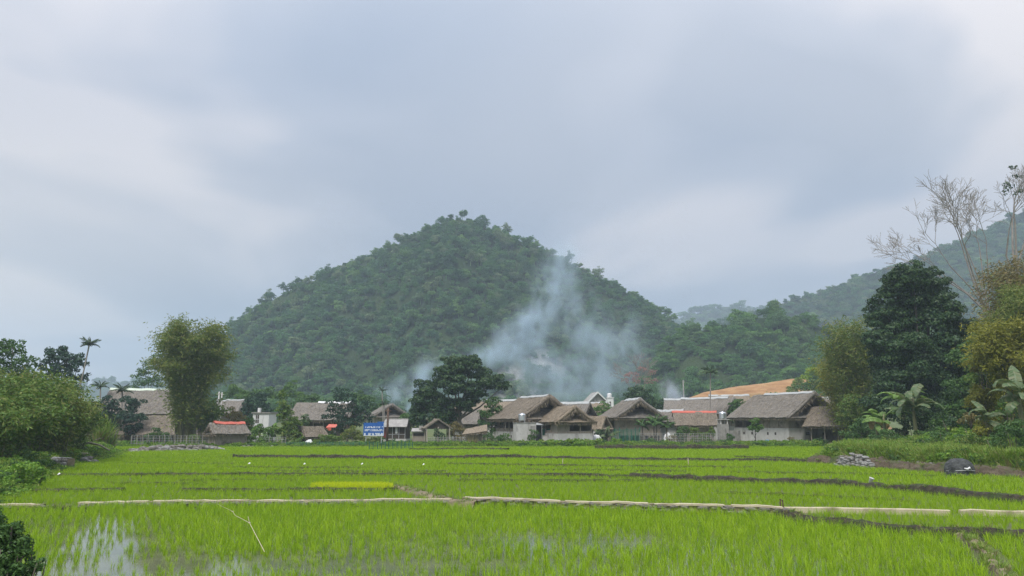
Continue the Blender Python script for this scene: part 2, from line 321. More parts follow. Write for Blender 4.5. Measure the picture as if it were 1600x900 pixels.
# ------------------------------------------------------------------ foliage builders (numpy)
def unit(v): return v/np.maximum(np.linalg.norm(v, axis=-1, keepdims=True), 1e-9)
def leaf_quads(P, nrm, length, width, rng, droop=.35):
    """diamond leaves at P, facing nrm"""
    n = len(P); a = unit(rng.normal(size=(n, 3))); a[:, 2] -= droop; a = a-nrm*np.sum(a*nrm, -1, keepdims=True); a = unit(a); b = np.cross(nrm, a)
    L = (length*rng.uniform(.65, 1.3, n))[:, None]; W = (width*rng.uniform(.65, 1.3, n))[:, None]
    return np.stack([P-a*L/2, P+b*W/2-a*L*.05, P+a*L/2, P-b*W/2-a*L*.05], 1)
def crown_quads(blobs, leaf, cov=1.0, sub=9, rng=None, asp=.62, spread=.55, low=.0, srr=(.24, .44)):
    """blobs (cx,cy,cz,rx,ry,rz): each carries sub clumps whose shells carry the leaves"""
    rng = rng or RNG; out = []
    for (cx, cy, cz, rx, ry, rz) in blobs:
        c = np.array((cx, cy, cz)); rad = np.array((rx, ry, rz))
        d = unit(rng.normal(size=(sub, 3))); d[:, 2] = d[:, 2]*.9+.12
        sc = c+d*rad*rng.uniform(.66, .98, (sub, 1)); sr = rng.uniform(srr[0], srr[1], (sub, 1))*np.mean(rad)*np.array((1.15, 1.15, .8))
        sc = np.vstack([sc, c[None]]); sr = np.vstack([sr, rad[None]*.72])
        for q, s in zip(sc, sr):
            area = 4*math.pi*(np.mean(s)**2); n = max(6, int(cov*area/(leaf*leaf*asp)))
            u = unit(rng.normal(size=(n, 3)))
            u[:, 2] = np.where(u[:, 2] < -.35-low, -u[:, 2]*.7, u[:, 2]); u = unit(u)
            rr = 1-np.abs(rng.normal(0, .16, n)); rr = np.where(rng.random(n) < .12, rr*rng.uniform(.5, 1.25, n), rr)
            P = q+u*s*rr[:, None]
            nrm = unit(u*np.array((1, 1, 1.2))+rng.normal(0, spread, (n, 3)))
            out.append(leaf_quads(P, nrm, leaf*1.15, leaf*asp*1.1, rng))
    return np.concatenate(out)
def px_blobs(spec, Y, depth=.35, rng=None):
    """circles (px,py,r_px[,ry_px]) of the photograph as ellipsoids at distance about Y"""
    rng = rng or RNG; out = []
    for s in spec:
        px, py, r = s[:3]; ry = s[3] if len(s) > 3 else r
        R_ = r*mpp(Y); k = rng.uniform(-1, 1)*R_*depth
        p = at(px, py, Y+k); out.append((p.x, p.y, p.z, R_, R_*.95, ry*mpp(Y)))
    return out
def gz_simple(Y): return .22+max(0, Y-95)*.016
def limbs(base, blobs, r0, rng=None, fork=.35, n=6):
    """tapered trunk with a limb to every clump of the crown"""
    rng = rng or RNG; mb = MB(); base = Vector(base)
    top = Vector((sum(b[0] for b in blobs)/len(blobs), sum(b[1] for b in blobs)/len(blobs), sum(b[2] for b in blobs)/len(blobs)))
    f = base.lerp(top, .62); f.x += (top.x-base.x)*.05
    path = [base, base.lerp(f, .33)+Vector((rng.normal()*.08, rng.normal()*.08, 0)), base.lerp(f, .7)+Vector((rng.normal()*.08, rng.normal()*.08, 0)), f]
    mb.tube(path, [r0*1.25, r0, r0*.88, r0*.7], n+2)
    for b in blobs:
        c = Vector(b[:3]); s = base.lerp(f, rng.uniform(.72, 1.0)); m = s.lerp(c, .5)+Vector((0, 0, -.06*(c-s).length))
        mb.tube([s, m, c, c+(c-m)*.15], [r0*.45, r0*.3, r0*.18, r0*.06], n)
    return mb
def tree(name, label, spec, Y, base_px, leaf=.24, mat=None, bark=None, r0=.2, cov=.9, cat='tree', group=None, base_z=None, sub=9, rng_seed=None, depth=.35, spread=.55, srr=(.24, .44)):
    rng = np.random.default_rng(rng_seed if rng_seed is not None else abs(hash((label, 3))) % 99991)
    rng = np.random.default_rng(sum(ord(ch)*(i+1) for i, ch in enumerate(label)) % 99991)
    p = at(base_px, 690, Y); bz = gz(p.x, Y) if base_z is None else base_z
    root = empty(name, (p.x, Y, bz), 0, label, cat, group)
    B = px_blobs(spec, Y, depth, rng); B = [(b[0]-p.x, b[1]-Y, b[2]-bz, *b[3:]) for b in B]
    limbs((0, 0, -.3), B, r0, rng).build('trunk', bark or M_BARK, root, True)
    link('crown', quads_mesh('crown', crown_quads(B, leaf, cov, sub, rng, spread=spread, srr=srr)), mat or M_MID, root)
    return root
def bush(name, label, spec, Y, leaf=.16, mat=None, cov=.8, cat='bush', group=None, base_z=None, sub=8, spread=.7, stems=True):
    rng = np.random.default_rng(sum(ord(ch)*(i+1) for i, ch in enumerate(label)) % 99991)
    cx = sum(s[0] for s in spec)/len(spec); p = at(cx, 690, Y); bz = gz(p.x, Y) if base_z is None else base_z
    root = empty(name, (p.x, Y, bz), 0, label, cat, group)
    B = px_blobs(spec, Y, .5, rng); B = [(b[0]-p.x, b[1]-Y, b[2]-bz, *b[3:]) for b in B]
    link('crown', quads_mesh('crown', crown_quads(B, leaf, cov, sub, rng, spread=spread, low=.3)), mat or M_MID, root)
    mb = MB()
    for b in B:
        for k in range(3):
            e = Vector((b[0]+rng.normal()*b[3]*.4, b[1]+rng.normal()*b[3]*.4, b[2]+b[5]*.5)); s = Vector((e.x*.6, e.y*.6, -.15))
            mb.tube([s, s.lerp(e, .5)+Vector((rng.normal()*.05, rng.normal()*.05, 0)), e], [.035, .025, .008], 4)
    mb.build('stem', M_BARK, root, True)
    return root
def bamboo(name, label, base_px, base_py, Y, height, spread, n=34, leafmat=None, group=None, base_z=None, leaf=.55, per=150, lean=(0, 0), start=.28, wid=.10, fluff=.11, base_r=.6):
    rng = np.random.default_rng(sum(ord(ch)*(i+1) for i, ch in enumerate(label)) % 99991)
    p = at(base_px, base_py, Y); bz = gz(p.x, Y) if base_z is None else base_z
    root = empty(name, (p.x, Y, bz), 0, label, 'bamboo', group)
    mb = MB(); Q = []
    for k in range(n):
        a = rng.uniform(0, 2*math.pi); s = spread*math.sqrt(rng.uniform(.02, 1)); h = height*rng.uniform(.62, 1.02)*(1-.16*(s/spread)**2)
        b0 = np.array((math.cos(a)*base_r*rng.uniform(.2, 1), math.sin(a)*base_r*rng.uniform(.2, 1), -.2))
        out = np.array((math.cos(a)*s+lean[0]*rng.uniform(.6, 1.2), math.sin(a)*s+lean[1], 0))
        ts = np.linspace(0, 1, 9); bend = .6+.4*rng.random()
        C = b0+np.outer(ts**2.1*bend+ts*(1-bend)*.5, out)+np.outer(np.sin(ts*math.pi/2*(1.0+.12*s/spread))**.92*h, (0, 0, 1))
        mb.tube(C, np.linspace(.05, .008, 9), 4, False)
        m = int(per*rng.uniform(.7, 1.3)); tt = start+(1-start)*rng.random(m)**.72
        idx = np.clip((tt*8).astype(int), 0, 7); f = (tt*8-idx)[:, None]
        P = C[idx]*(1-f)+C[idx+1]*f
        tuft = rng.normal(size=(14, 3))*np.array((1, 1, .75))*fluff*height*.55
        ti = rng.integers(0, 14, m); P = P+tuft[ti]*rng.uniform(.2, 1.15, (m, 1))+rng.normal(size=(m, 3))*fluff*height*.16
        P[:, 2] = np.maximum(P[:, 2], .15)
        d = unit(rng.normal(size=(m, 3))*np.array((1, 1, .5))+np.array((0, 0, -.55))+.4*out/max(1e-3, np.linalg.norm(out)+1e-6))
        sd = unit(np.cross(d, rng.normal(size=(m, 3)))); L = (leaf*rng.uniform(.5, 1.25, m))[:, None]; W = (wid*rng.uniform(.6, 1.3, m))[:, None]
        Q.append(np.stack([P, P+d*L*.45+sd*W, P+d*L, P+d*L*.45-sd*W], 1))
    mb.build('culm', M_CULM, root, True)
    link('foliage', quads_mesh('foliage', np.concatenate(Q)), leafmat or M_OLIVE, root)
    return root
def frond_quads(length, n=22, droop=1.0, lw=.07, ll=.42, rng=None, up=.8):
    """pinnate frond along +X, drooping"""
    rng = rng or RNG; Q = []; pts = []
    for i in range(n+1):
        t = i/n; ang = up-t*droop*1.5
        pts.append((0, 0, 0) if i == 0 else (pts[-1][0]+math.cos(ang)*length/n, 0, pts[-1][2]+math.sin(ang)*length/n))
    pts = np.array(pts)
    for i in range(2, n+1):
        t = i/n; l = ll*length*math.sin(math.pi*min(1, .15+t*.85))**.6*.9
        for s in (-1, 1):
            d = unit(np.array([.55, s*.85, -.55-.5*rng.random()])); sd = unit(np.array([.8, -s*.5, .1]))*lw
            p = pts[i]; Q.append([p-sd*.5, p+d*l*.5-sd*.5+np.array((0, 0, .02)), p+d*l, p+d*l*.5+sd*.5])
    rc = []
    for i in range(n):
        w = .03*length/2*(1-i/n)+.006
        rc.append([pts[i]+(0, -w, 0), pts[i]+(0, w, 0), pts[i+1]+(0, w, 0), pts[i+1]+(0, -w, 0)])
    return np.array(Q+rc)
def palm(name, label, base_px, Y, top_px, top_py, fl=1.5, nf=11, trunk_r=.09, mat=None, bark=None, base_z=None, group=None, ball=True, up=.9):
    rng = np.random.default_rng(sum(ord(ch)*(i+1) for i, ch in enumerate(label)) % 99991)
    p = at(base_px, 690, Y); bz = gz(p.x, Y) if base_z is None else base_z; t = at(top_px, top_py, Y)
    root = empty(name, (p.x, Y, bz), 0, label, 'palm', group)
    e = Vector((t.x-p.x, 0, t.z-bz)); m = e*.5+Vector((e.x*-.06, 0, 0))
    MB().tube([(0,0,-.3), e*.25+Vector((-.02,0,0)), m, e*.75, e, e+Vector((e.x*.06,0,.55*fl*.5))], [trunk_r*1.3, trunk_r, trunk_r*.92, trunk_r*.9, trunk_r*.95, trunk_r*.4], 7).build('trunk', bark or M_BARK_P, root, True)
    proto = [quads_mesh('frond', frond_quads(fl*s, 18, dr, .075*fl, .34, rng, up*u)) for s, dr, u in ((1, .85, 1), (.9, 1.15, .75), (.8, .6, 1.35))]
    for k in range(nf):
        f = link('frond', proto[k % 3], mat or M_PALM, root); f.location = e+Vector((0, 0, .3*fl*.5)); f.rotation_euler = (rng.normal()*.12, rng.normal()*.15-.05, 2*math.pi*k/nf+rng.normal()*.2)
    return root
def banana_leaf(L, W, droop, rng, up=1.1, tears=True):
    n = 12; pts = [np.zeros(3)]; ang = up
    for i in range(n):
        ang -= droop/n*(.5+i/n); pts.append(pts[-1]+np.array((math.cos(ang), 0, math.sin(ang)))*L/n)
    Q = []
    for s in (-1, 1):
        for i in range(1, n):
            t = (i+.5)/n; w0 = W*math.sin(math.pi*min(1, .08+i/n*.9))**.6; w1 = W*math.sin(math.pi*min(1, .08+(i+1)/n*.9))**.6
            sag = .25+.25*rng.random() if tears else .25
            g = .88 if tears and rng.random() < .45 else 1.0
            a = pts[i]; b = pts[i]*(1-g)+pts[i+1]*g
            Q.append([a, b, b+np.array((0, s*w1, -w1*sag)), a+np.array((0, s*w0, -w0*sag))])
    for i in range(n):
        w = .05*(1-i/n)+.012; Q.append([pts[i]+(0,-w,.012), pts[i]+(0,w,.012), pts[i+1]+(0,w,.012), pts[i+1]+(0,-w,.012)])
    return np.array(Q)
def banana(name, label, base_px, Y, height, nl=9, L=2.0, W=.3, mat=None, base_z=None, group=None, dead=0, spread=1.0):
    rng = np.random.default_rng(sum(ord(ch)*(i+1) for i, ch in enumerate(label)) % 99991)
    p = at(base_px, 690, Y); bz = gz(p.x, Y) if base_z is None else base_z
    root = empty(name, (p.x, Y, bz), 0, label, 'banana plant', group)
    MB().tube([(0,0,-.3),(.02,0,height*.3),(0,.02,height*.62),(.03,0,height*.8)], [.16,.14,.11,.07], 8).build('trunk', M_CULM, root, True)
    for k in range(nl):
        dd = k < dead
        q = banana_leaf(L*rng.uniform(.75, 1.1), W*rng.uniform(.8, 1.15), rng.uniform(.9, 2.6)*spread if not dd else 3.2, rng, rng.uniform(.45, 1.45) if not dd else .5)
        f = link('leaf', quads_mesh('leaf', q), M_DEAD if dd else (mat or M_BANANA), root); f.location = (0, 0, height*rng.uniform(.55, .82)); f.rotation_euler = (rng.normal()*.35, rng.normal()*.15, 2*math.pi*k*.382+rng.normal()*.5)
    return root
def bare_branches(mb, p, d, length, r, depth, rng, up=.12, spread=.55, tips=None):
    n = 4; path = [p]; q = p
    for i in range(n):
        d = (d+Vector((rng.normal()*.13, rng.normal()*.13, rng.normal()*.08+up*.4))).normalized(); q = q+d*(length/n); path.append(q)
    mb.tube(path, [max(.016, r*(1-.11*i)) for i in range(n+1)], 5 if r > .04 else 4, False)
    if depth == 0:
        if tips is not None: tips.append(q)
        return
    for k in range(3 if depth > 1 else 4):
        i = n if k == 0 else rng.integers(2, n+1)
        ax = Vector((rng.normal(), rng.normal()*.8, rng.normal()*.5)); ax = (ax-d*ax.dot(d)).normalized()
        nd = (d+ax*(spread*rng.uniform(.5, 1.2) if k else spread*.3)).normalized()
        bare_branches(mb, path[i], nd, length*rng.uniform(.6, .8), r*.64 if k else r*.68, depth-1, rng, up, spread, tips)

# ------------------------------------------------------------------ terrain
XR_Y = [-30, 9, 20, 32.7, 36.4, 39.7, 49.8, 55, 62, 75, 92, 120, 200]      # right foot of the wooded slope
XR_X = [34, 32, 29, 26.2, 24.6, 22.8, 19.4, 22.0, 27.5, 35.0, 44.5, 60, 105]
XL_Y = [-30, 8.5, 12, 18, 24, 30, 40, 50, 60, 80, 200]                      # left edge of the fields
XL_X = [-6.2, -6.6, -8.6, -13.2, -16.4, -19.0, -24.2, -28.0, -30.5, -42, -110]
FIELD_END = 78.0
def gz_np(x, y):
    x = np.asarray(x, float); y = np.asarray(y, float)
    xr = np.interp(y, XR_Y, XR_X); xl = np.interp(y, XL_Y, XL_X)
    sm = lambda t: np.clip(t, 0, 1)**2*(3-2*np.clip(t, 0, 1))
    vill = .22*sm((y-FIELD_END)/2.0)+np.maximum(0, y-95)*.016+np.maximum(0, y-180)*.02
    dr = x-xr; right = .8*sm(dr/2.2)+.30*np.maximum(0, dr-6.5)
    right = np.minimum(right, 9+.06*np.maximum(0, dr))
    right *= np.where(y < 95, 1, np.clip(1-(y-95)/40, .25, 1))
    dl = xl-x; left = .55*sm(dl/1.8)+.05*np.maximum(0, dl-2); left = np.minimum(left, 1.6)
    n = np_fbm(x, y, .45, 3, 2)
    off = sm(np.maximum(np.maximum(dr, dl)/1.2, (y-FIELD_END)/1.5))
    return -.10+off*(.10+n*.10)+vill+np.maximum(right, left)
def gz(x, y): return float(gz_np(np.array([x]), np.array([y]))[0])
def build_ground():
    xs = np.concatenate([np.linspace(-900, -130, 14), np.arange(-120, 120.1, 1.2), np.linspace(130, 900, 14)])
    ys = np.concatenate([np.linspace(-60, 8, 18), np.arange(9, 105, .9), np.linspace(106, 300, 50), np.linspace(320, 1900, 22)])
    X, Y = np.meshgrid(xs, ys); o = link('ground', grid_mesh('ground', X, Y, gz_np(X, Y)), M_GROUND, None, True)
    tag(o, 'rough grassy ground of the village and the field margins', 'ground', kind='structure')
build_ground()

# ---- paddy fields: lines read from the photograph as field boundaries on the plan
B1 = [(-300,800),(0,797),(60,797),(115,795),(300,792),(500,791),(700,789),(760,790),(900,797),(1050,801),(1150,804),(1225,807),(1300,821),(1400,831),(1500,836),(1600,839),(1900,852)]
B4 = [(-300,748),(60,745),(300,744),(600,744),(900,745),(1000,748),(1100,753),(1300,759),(1400,767),(1500,777),(1600,787),(1900,815)]
B5 = [(-300,716),(180,716),(350,716),(500,717),(650,718),(800,716),(1000,720),(1100,721),(1200,721),(1270,723),(1900,740)]
LEV = (0.0, .05, .10, .15)
def line(B, px): return np.interp(px, [p[0] for p in B], [p[1] for p in B])
def gpts(B, z, x0=None, x1=None, step=14):
    xs = np.arange(x0 if x0 is not None else B[0][0], (x1 if x1 is not None else B[-1][0])+1, step)
    return [on_ground(x, float(line(B, x)), z) for x in xs]
def sheet_between(name, lo, hi, z, mat, x0, x1, label, cat):
    n = 90; V = []; xs = np.linspace(x0, x1, n)
    for f in (lo, hi):
        for x in xs: V.append(f(x))
    me = mesh_py(name, [(v[0], v[1], z) for v in V], [(i, i+1, n+i+1, n+i) for i in range(n-1)])
    return tag(link(name, me, mat), label, cat, kind='structure')
g = lambda B, z: (lambda x: on_ground(x, float(line(B, x)), z))
flat = lambda y: (lambda x: Vector(((x-800)/1183*y, y, 0)))
sheet_between('paddy_water', flat(5.0), g(B1, .0), 0.0, M_WATER, -300, 1900, 'shallow water of the nearest paddy', 'water')
sheet_between('paddy_mud', g(B1, .0), g(B4, .05), .045, M_MUD, -300, 1900, 'wet mud of the second paddy strip', 'mud')
sheet_between('paddy_mud', g(B4, .05), g(B5, .10), .095, M_MUD, -300, 1900, 'wet mud of the third paddy strip', 'mud')
sheet_between('paddy_mud', g(B5, .10), flat(FIELD_END+1), .145, M_MUD, 120, 1290, 'wet mud of the farthest paddy strip', 'mud')

def bund(name, pts, width, height, mat, label, cat='bank', kind='structure', zb=-.08, rough=.10, step=.18, lean=.0):
    """irregular earth ridge swept along ground points (z of pts = foot)"""
    P = [Vector(p) for p in pts]; path = []
    for a, b in zip(P[:-1], P[1:]):
        m = max(1, int((b-a).length/step)); path += [a.lerp(b, i/m) for i in range(m)]
    path.append(P[-1]); V = []; Fc = []
    prof = [(-.62, 0), (-.52, .45), (-.36, .86), (-.1, 1.0), (.18, .98), (.42, .7), (.62, 0)]; k = len(prof)
    for i, p in enumerate(path):
        d = (path[min(i+1, len(path)-1)]-path[max(i-1, 0)]); d.z = 0; d.normalize(); s = Vector((d.y, -d.x, 0))
        if s.y > 0 and abs(d.x) > .3: s = -s
        hv = 1+.32*fnoise(p.x, p.y, 3.1, .9); wob = .10*fnoise(p.x, p.y, 8.3, .6)
        for (u, v) in prof:
            n1 = fnoise(p.x+u, p.y, v*2, 3.0); n2 = fnoise(p.x, p.y+u, v*3+5, 6.0)
            q = p-s*(u*width+wob+rough*.6*n1)*1.0
            V.append((q.x, q.y, p.z+(zb if v == 0 else v*height*hv+rough*.5*n2)))
    for i in range(len(path)-1):
        for j in range(k-1): Fc.append((i*k+j, (i+1)*k+j, (i+1)*k+j+1, i*k+j+1))
    o = link(name, mesh_py(name, V, Fc), mat, None, False); return tag(o, label, cat, kind=kind)
# ---- field banks
bund('earth_bank', gpts(B4, .05, -60, 1000), .42, .16, M_MUDBANK, 'long low muddy bank across the middle of the fields')
bund('earth_bank', gpts(B4, .05, 985, 1800), .60, .27, M_MUDBANK, 'tall dark bank curving to the right edge of the fields')
bund('earth_bank', gpts(B5, .10, 365, 815), .55, .26, M_MUDBANK, 'dark bank across the far fields below the blue signboard')
bund('earth_bank', gpts(B5, .10, 800, 1275), .50, .20, M_MUDBANK, 'far bank below the thatched houses on the right')
bund('earth_bank', gpts([(40,769),(130,768),(205,768)], .05), .34, .12, M_MUDBANK, 'short muddy bank near the left edge of the fields')
bund('earth_bank', gpts([(285,768),(400,768),(520,768),(628,767)], .05), .36, .13, M_MUDBANK, 'muddy bank below the yellow seedling strip')
bund('earth_bank', [on_ground(x, y, .05) for x, y in ((618,764),(640,768),(662,775),(690,782),(715,788),(745,790))], .42, .15, M_DRYMUD, 'dry muddy bank slanting down to the stone edged bund')
bund('earth_bank', gpts([(280,753),(380,752),(470,752)], .05), .26, .09, M_MUDBANK, 'thin bank left above the yellow seedling strip')
bund('earth_bank', gpts([(715,752),(860,753),(1010,753)], .05), .28, .10, M_MUDBANK, 'thin bank just below the long middle bank')
bund('earth_bank', gpts([(700,726),(800,728),(960,730),(1180,732)], .10), .30, .11, M_MUDBANK, 'thin far bank behind the pale stakes')
bund('earth_bank', gpts([(340,731),(470,732),(590,732)], .10), .25, .08, M_MUDBANK, 'thin far bank on the left half of the fields')
bund('earth_bank', gpts([(200,725),(290,725),(370,726)], .10), .25, .08, M_MUDBANK, 'thin bank below the rubble at far left')
bund('earth_bank', gpts([(1140,739),(1300,741),(1480,745)], .10), .25, .08, M_MUDBANK, 'thin bank in the right hand far paddy')
bund('earth_bank', gpts([(430,737),(560,738),(700,738)], .10), .24, .08, M_MUDBANK, 'thin bank just above the middle bank at centre left')
bund('earth_bank', gpts([(820,735),(940,736),(1080,739)], .10), .24, .08, M_MUDBANK, 'thin bank just above the middle bank at centre right')
bund('earth_bank', gpts([(180,757),(250,757),(330,758)], .05), .24, .08, M_MUDBANK, 'short thin bank in the second paddy strip at left')
bund('earth_bank', gpts([(1120,771),(1280,776),(1440,785)], .05), .26, .07, M_MUDBANK, 'thin bank in the second paddy strip at right')
bund('earth_bank', gpts([(640,704),(760,703),(800,704)], .15), .4, .20, M_MUDBANK, 'low bank by the far field corner under the sheds')
bund('earth_bank', gpts([(930,702),(1050,703),(1180,702)], .15), .7, .42, M_MUDBANK, 'grey earth bank in front of the green netting')
bund('earth_bank', gpts([(1150,716),(1230,719),(1265,722)], .12), .4, .20, M_MUDBANK, 'short bank where the far fields meet the wooded slope')
bund('earth_bank', [(float(np.interp(y, XR_Y, XR_X))+.55, float(y), .02) for y in np.arange(32, 52.5, 1.0)], 1.5, .55, M_EARTH, 'brown earth face at the foot of the wooded slope', rough=.26)
bund('earth_bank', gpts([(1222,808),(1260,816),(1300,822),(1400,832),(1500,837),(1600,840),(1900,853)], .0), .46, .20, M_MUDBANK, 'rough mud bank curving right from the stone edged bund')
bund('earth_bank', [on_ground(x, y, .0) for x, y in ((1500,838),(1520,848),(1540,866),(1556,886),(1572,910),(1600,950))], .20, .13, M_DRYMUD, 'narrow dry bank running to the lower right corner')

def stone_mesh(seed, flat=.75):
    rng = np.random.default_rng(seed); mb = MB(); nu, nv = 7, 5; V = []; Fc = []
    for j in range(nv):
        ph = math.pi*(j+.02)/(nv-1+.04)
        for i in range(nu):
            th = 2*math.pi*i/nu; r = 1+rng.normal()*.13
            c = lambda t: math.copysign(abs(t)**.7, t)
            V.append((c(math.cos(th))*math.sin(ph)**.7*r*.5, c(math.sin(th))*math.sin(ph)**.7*r*.42, math.cos(ph)*.5*flat*(1+rng.normal()*.06)))
    for j in range(nv-1):
        for i in range(nu): Fc.append((j*nu+i, (j+1)*nu+i, (j+1)*nu+(i+1) % nu, j*nu+(i+1) % nu))
    Fc += [tuple(range(nu)), tuple(range((nv-1)*nu, nv*nu))[::-1]]
    return mesh_py('stone', V, Fc)
STONES = [stone_mesh(s) for s in range(7)]; STONES_L = [stone_mesh(s+20) for s in range(6)]
for me in STONES: me.materials.append(M_STONE)
for me in STONES_L: me.materials.append(M_STONE_L)
def put_stone(parent, loc, sx, sy, sz, rng, light=False):
    me = (STONES_L if light else STONES)[int(rng.integers(0, 6))]
    o = bpy.data.objects.new('stone', me); COL.objects.link(o); o.parent = parent; o.location = loc
    o.scale = (sx, sy, sz); o.rotation_euler = (rng.normal()*.12, rng.normal()*.12, rng.uniform(-.25, .25)+(math.pi if rng.random() < .5 else 0)); return o
def stone_bund(label, x0, x1, hgt, courses, cop_segs, seed):
    """masonry faced bund: earth core, stones on the face, pale coping on top"""
    rng = np.random.default_rng(seed); P = gpts(B1, 0.0, x0, x1, 12); c = P[len(P)//2].copy()
    root = empty('stone_bund', (c.x, c.y, 0), 0, label, 'bund')
    V = []; Fc = []
    for i, p in enumerate(P):
        w = .05*fnoise(p.x, p.y, 1, 1.1)
        for (u, v) in ((.07, -.08), (.09, hgt*.9), (.34, hgt*.92), (.5, -.05)): V.append((p.x-c.x, p.y-c.y+u+w, v))
    for i in range(len(P)-1):
        for j in range(3): Fc.append((i*4+j, (i+1)*4+j, (i+1)*4+j+1, i*4+j+1))
    link('core', mesh_py('core', V, Fc), M_DRYMUD, root)
    for k in range(courses):
        i = 0; s = P[0].x+rng.uniform(0, .2); xs = [p.x for p in P]; ys = [p.y for p in P]
        while s < P[-1].x:
            L = rng.uniform(.22, .5); y = float(np.interp(s+L/2, xs, ys))
            if rng.random() < .93:
                put_stone(root, (s+L/2-c.x, y-c.y+.06+rng.normal()*.02+.03*k, hgt*(k+.45)/courses*.92), L*1.06, .26, hgt/courses*1.28*rng.uniform(.85, 1.1), rng)
            s += L
    for (a, b, dz) in cop_segs:
        Q = gpts(B1, 0.0, a, b, 10); V = []; Fc = []
        for p in Q:
            n = .030*fnoise(p.x, p.y, 4, 2.2)+.02*fnoise(p.x, 1, 9, .5); m = .06*fnoise(p.x, 2, 7, 1.1); zt = hgt+dz+n
            for (u, v) in ((-.035+m, zt-.055), (-.035+m, zt), (.15+m, zt+.004), (.15+m, zt-.055)): V.append((p.x-c.x, p.y-c.y+.08+u, v))
        k = len(Q)
        for i in range(k-1):
            for j in range(4): Fc.append((i*4+j, (i+1)*4+j, (i+1)*4+(j+1) % 4, i*4+(j+1) % 4))
        Fc += [(0,1,2,3), (4*k-1,4*k-2,4*k-3,4*k-4)]
        link('coping', mesh_py('coping', V, Fc), M_COPING, root)
    return root
stone_bund('pale topped stone bund running left across the near paddy', 118, 712, .20, 1, [(118,230,0),(236,395,.006),(400,560,-.004),(566,712,.004)], 3)
stone_bund('stone faced bund with pale top at the centre right of the near paddy', 722, 1228, .26, 2, [(726,880,0),(884,1020,.01),(1024,1140,-.006),(1146,1228,.004)], 4)
stone_bund('short pale stretch of bund at the far left of the near paddy', -120, 62, .17, 1, [(-120,62,.0)], 5)
bund('earth_bank', gpts(B1, .0, 56, 124), .4, .09, M_MUDBANK, 'low muddy gap between two stretches of pale bund')
def channel_edge(label, pts):
    P = [on_ground(x, y, .05) for x, y in pts]; c = P[0]; V = []; Fc = []; path = []
    for a, b in zip(P[:-1], P[1:]): path += [a.lerp(b, i/12) for i in range(12)]
    path.append(P[-1])
    for p in path:
        n = .010*fnoise(p.x, p.y, 2, 1.2)
        for (u, v) in ((-.05, -.12), (-.055, .15), (-.04, .17), (.05, .172), (.06, .15), (.06, -.12)): V.append((p.x-c.x, p.y-c.y+u+n, v+n))
    for i in range(len(path)-1):
        for j in range(5): Fc.append((i*6+j, (i+1)*6+j, (i+1)*6+j+1, i*6+j+1))
    Fc += [tuple(range(6)), tuple(range(len(V)-6, len(V)))[::-1]]
    o = link('channel_edge', mesh_py('channel_edge', V, Fc), M_COPING); o.location = c
    return tag(o, label, 'channel edge')
channel_edge('long pale channel edge right of the two short sticks', [(1226,801),(1300,802),(1400,804),(1450,805),(1484,806)])
channel_edge('short pale channel edge at the right border of the fields', [(1500,806),(1520,805),(1560,807),(1640,809),(1760,813)])

# ---- geometry-node scatter: one object of points carrying many small plants
def proto_collection(name, meshes):
    c = bpy.data.collections.new(name)
    for i, me in enumerate(meshes):
        o = bpy.data.objects.new(me.name, me); c.objects.link(o)
    return c
def scatter_object(name, P, rot, scl, idx, protos, label, cat, kind='stuff', tilt=None):
    me = bpy.data.meshes.new(name); n = len(P); me.vertices.add(n); me.vertices.foreach_set('co', np.asarray(P, np.float32).ravel())
    e = np.zeros((n, 3), np.float32); e[:, 2] = rot
    if tilt is not None: e[:, :2] = tilt
    a = me.attributes.new('turn', 'FLOAT_VECTOR', 'POINT'); a.data.foreach_set('vector', e.ravel())
    s = np.asarray(scl, np.float32); s = np.repeat(s[:, None], 3, 1) if s.ndim == 1 else s
    a = me.attributes.new('size', 'FLOAT_VECTOR', 'POINT'); a.data.foreach_set('vector', s.astype(np.float32).ravel())
    a = me.attributes.new('pick', 'INT', 'POINT'); a.data.foreach_set('value', np.asarray(idx, np.int32))
    o = bpy.data.objects.new(name, me); COL.objects.link(o)
    ng = bpy.data.node_groups.new(name+'_scatter', 'GeometryNodeTree')
    ng.interface.new_socket('Geometry', in_out='INPUT', socket_type='NodeSocketGeometry'); ng.interface.new_socket('Geometry', in_out='OUTPUT', socket_type='NodeSocketGeometry')
    N = ng.nodes; L = ng.links; gi = N.new('NodeGroupInput'); go = N.new('NodeGroupOutput')
    ip = N.new('GeometryNodeInstanceOnPoints'); ci = N.new('GeometryNodeCollectionInfo'); ci.inputs['Collection'].default_value = protos
    ci.inputs['Separate Children'].default_value = True; ci.inputs['Reset Children'].default_value = True
    def attr(nm, ty):
        q = N.new('GeometryNodeInputNamedAttribute'); q.data_type = ty; q.inputs['Name'].default_value = nm; return q.outputs['Attribute']
    L.new(gi.outputs[0], ip.inputs['Points']); L.new(ci.outputs[0], ip.inputs['Instance']); ip.inputs['Pick Instance'].default_value = True
    L.new(attr('pick', 'INT'), ip.inputs['Instance Index']); L.new(attr('size', 'FLOAT_VECTOR'), ip.inputs['Scale'])
    er = N.new('FunctionNodeEulerToRotation'); L.new(attr('turn', 'FLOAT_VECTOR'), er.inputs[0]); L.new(er.outputs[0], ip.inputs['Rotation'])
    L.new(ip.outputs[0], go.inputs[0]); md = o.modifiers.new('scatter', 'NODES'); md.node_group = ng
    return tag(o, label, cat, kind=kind)
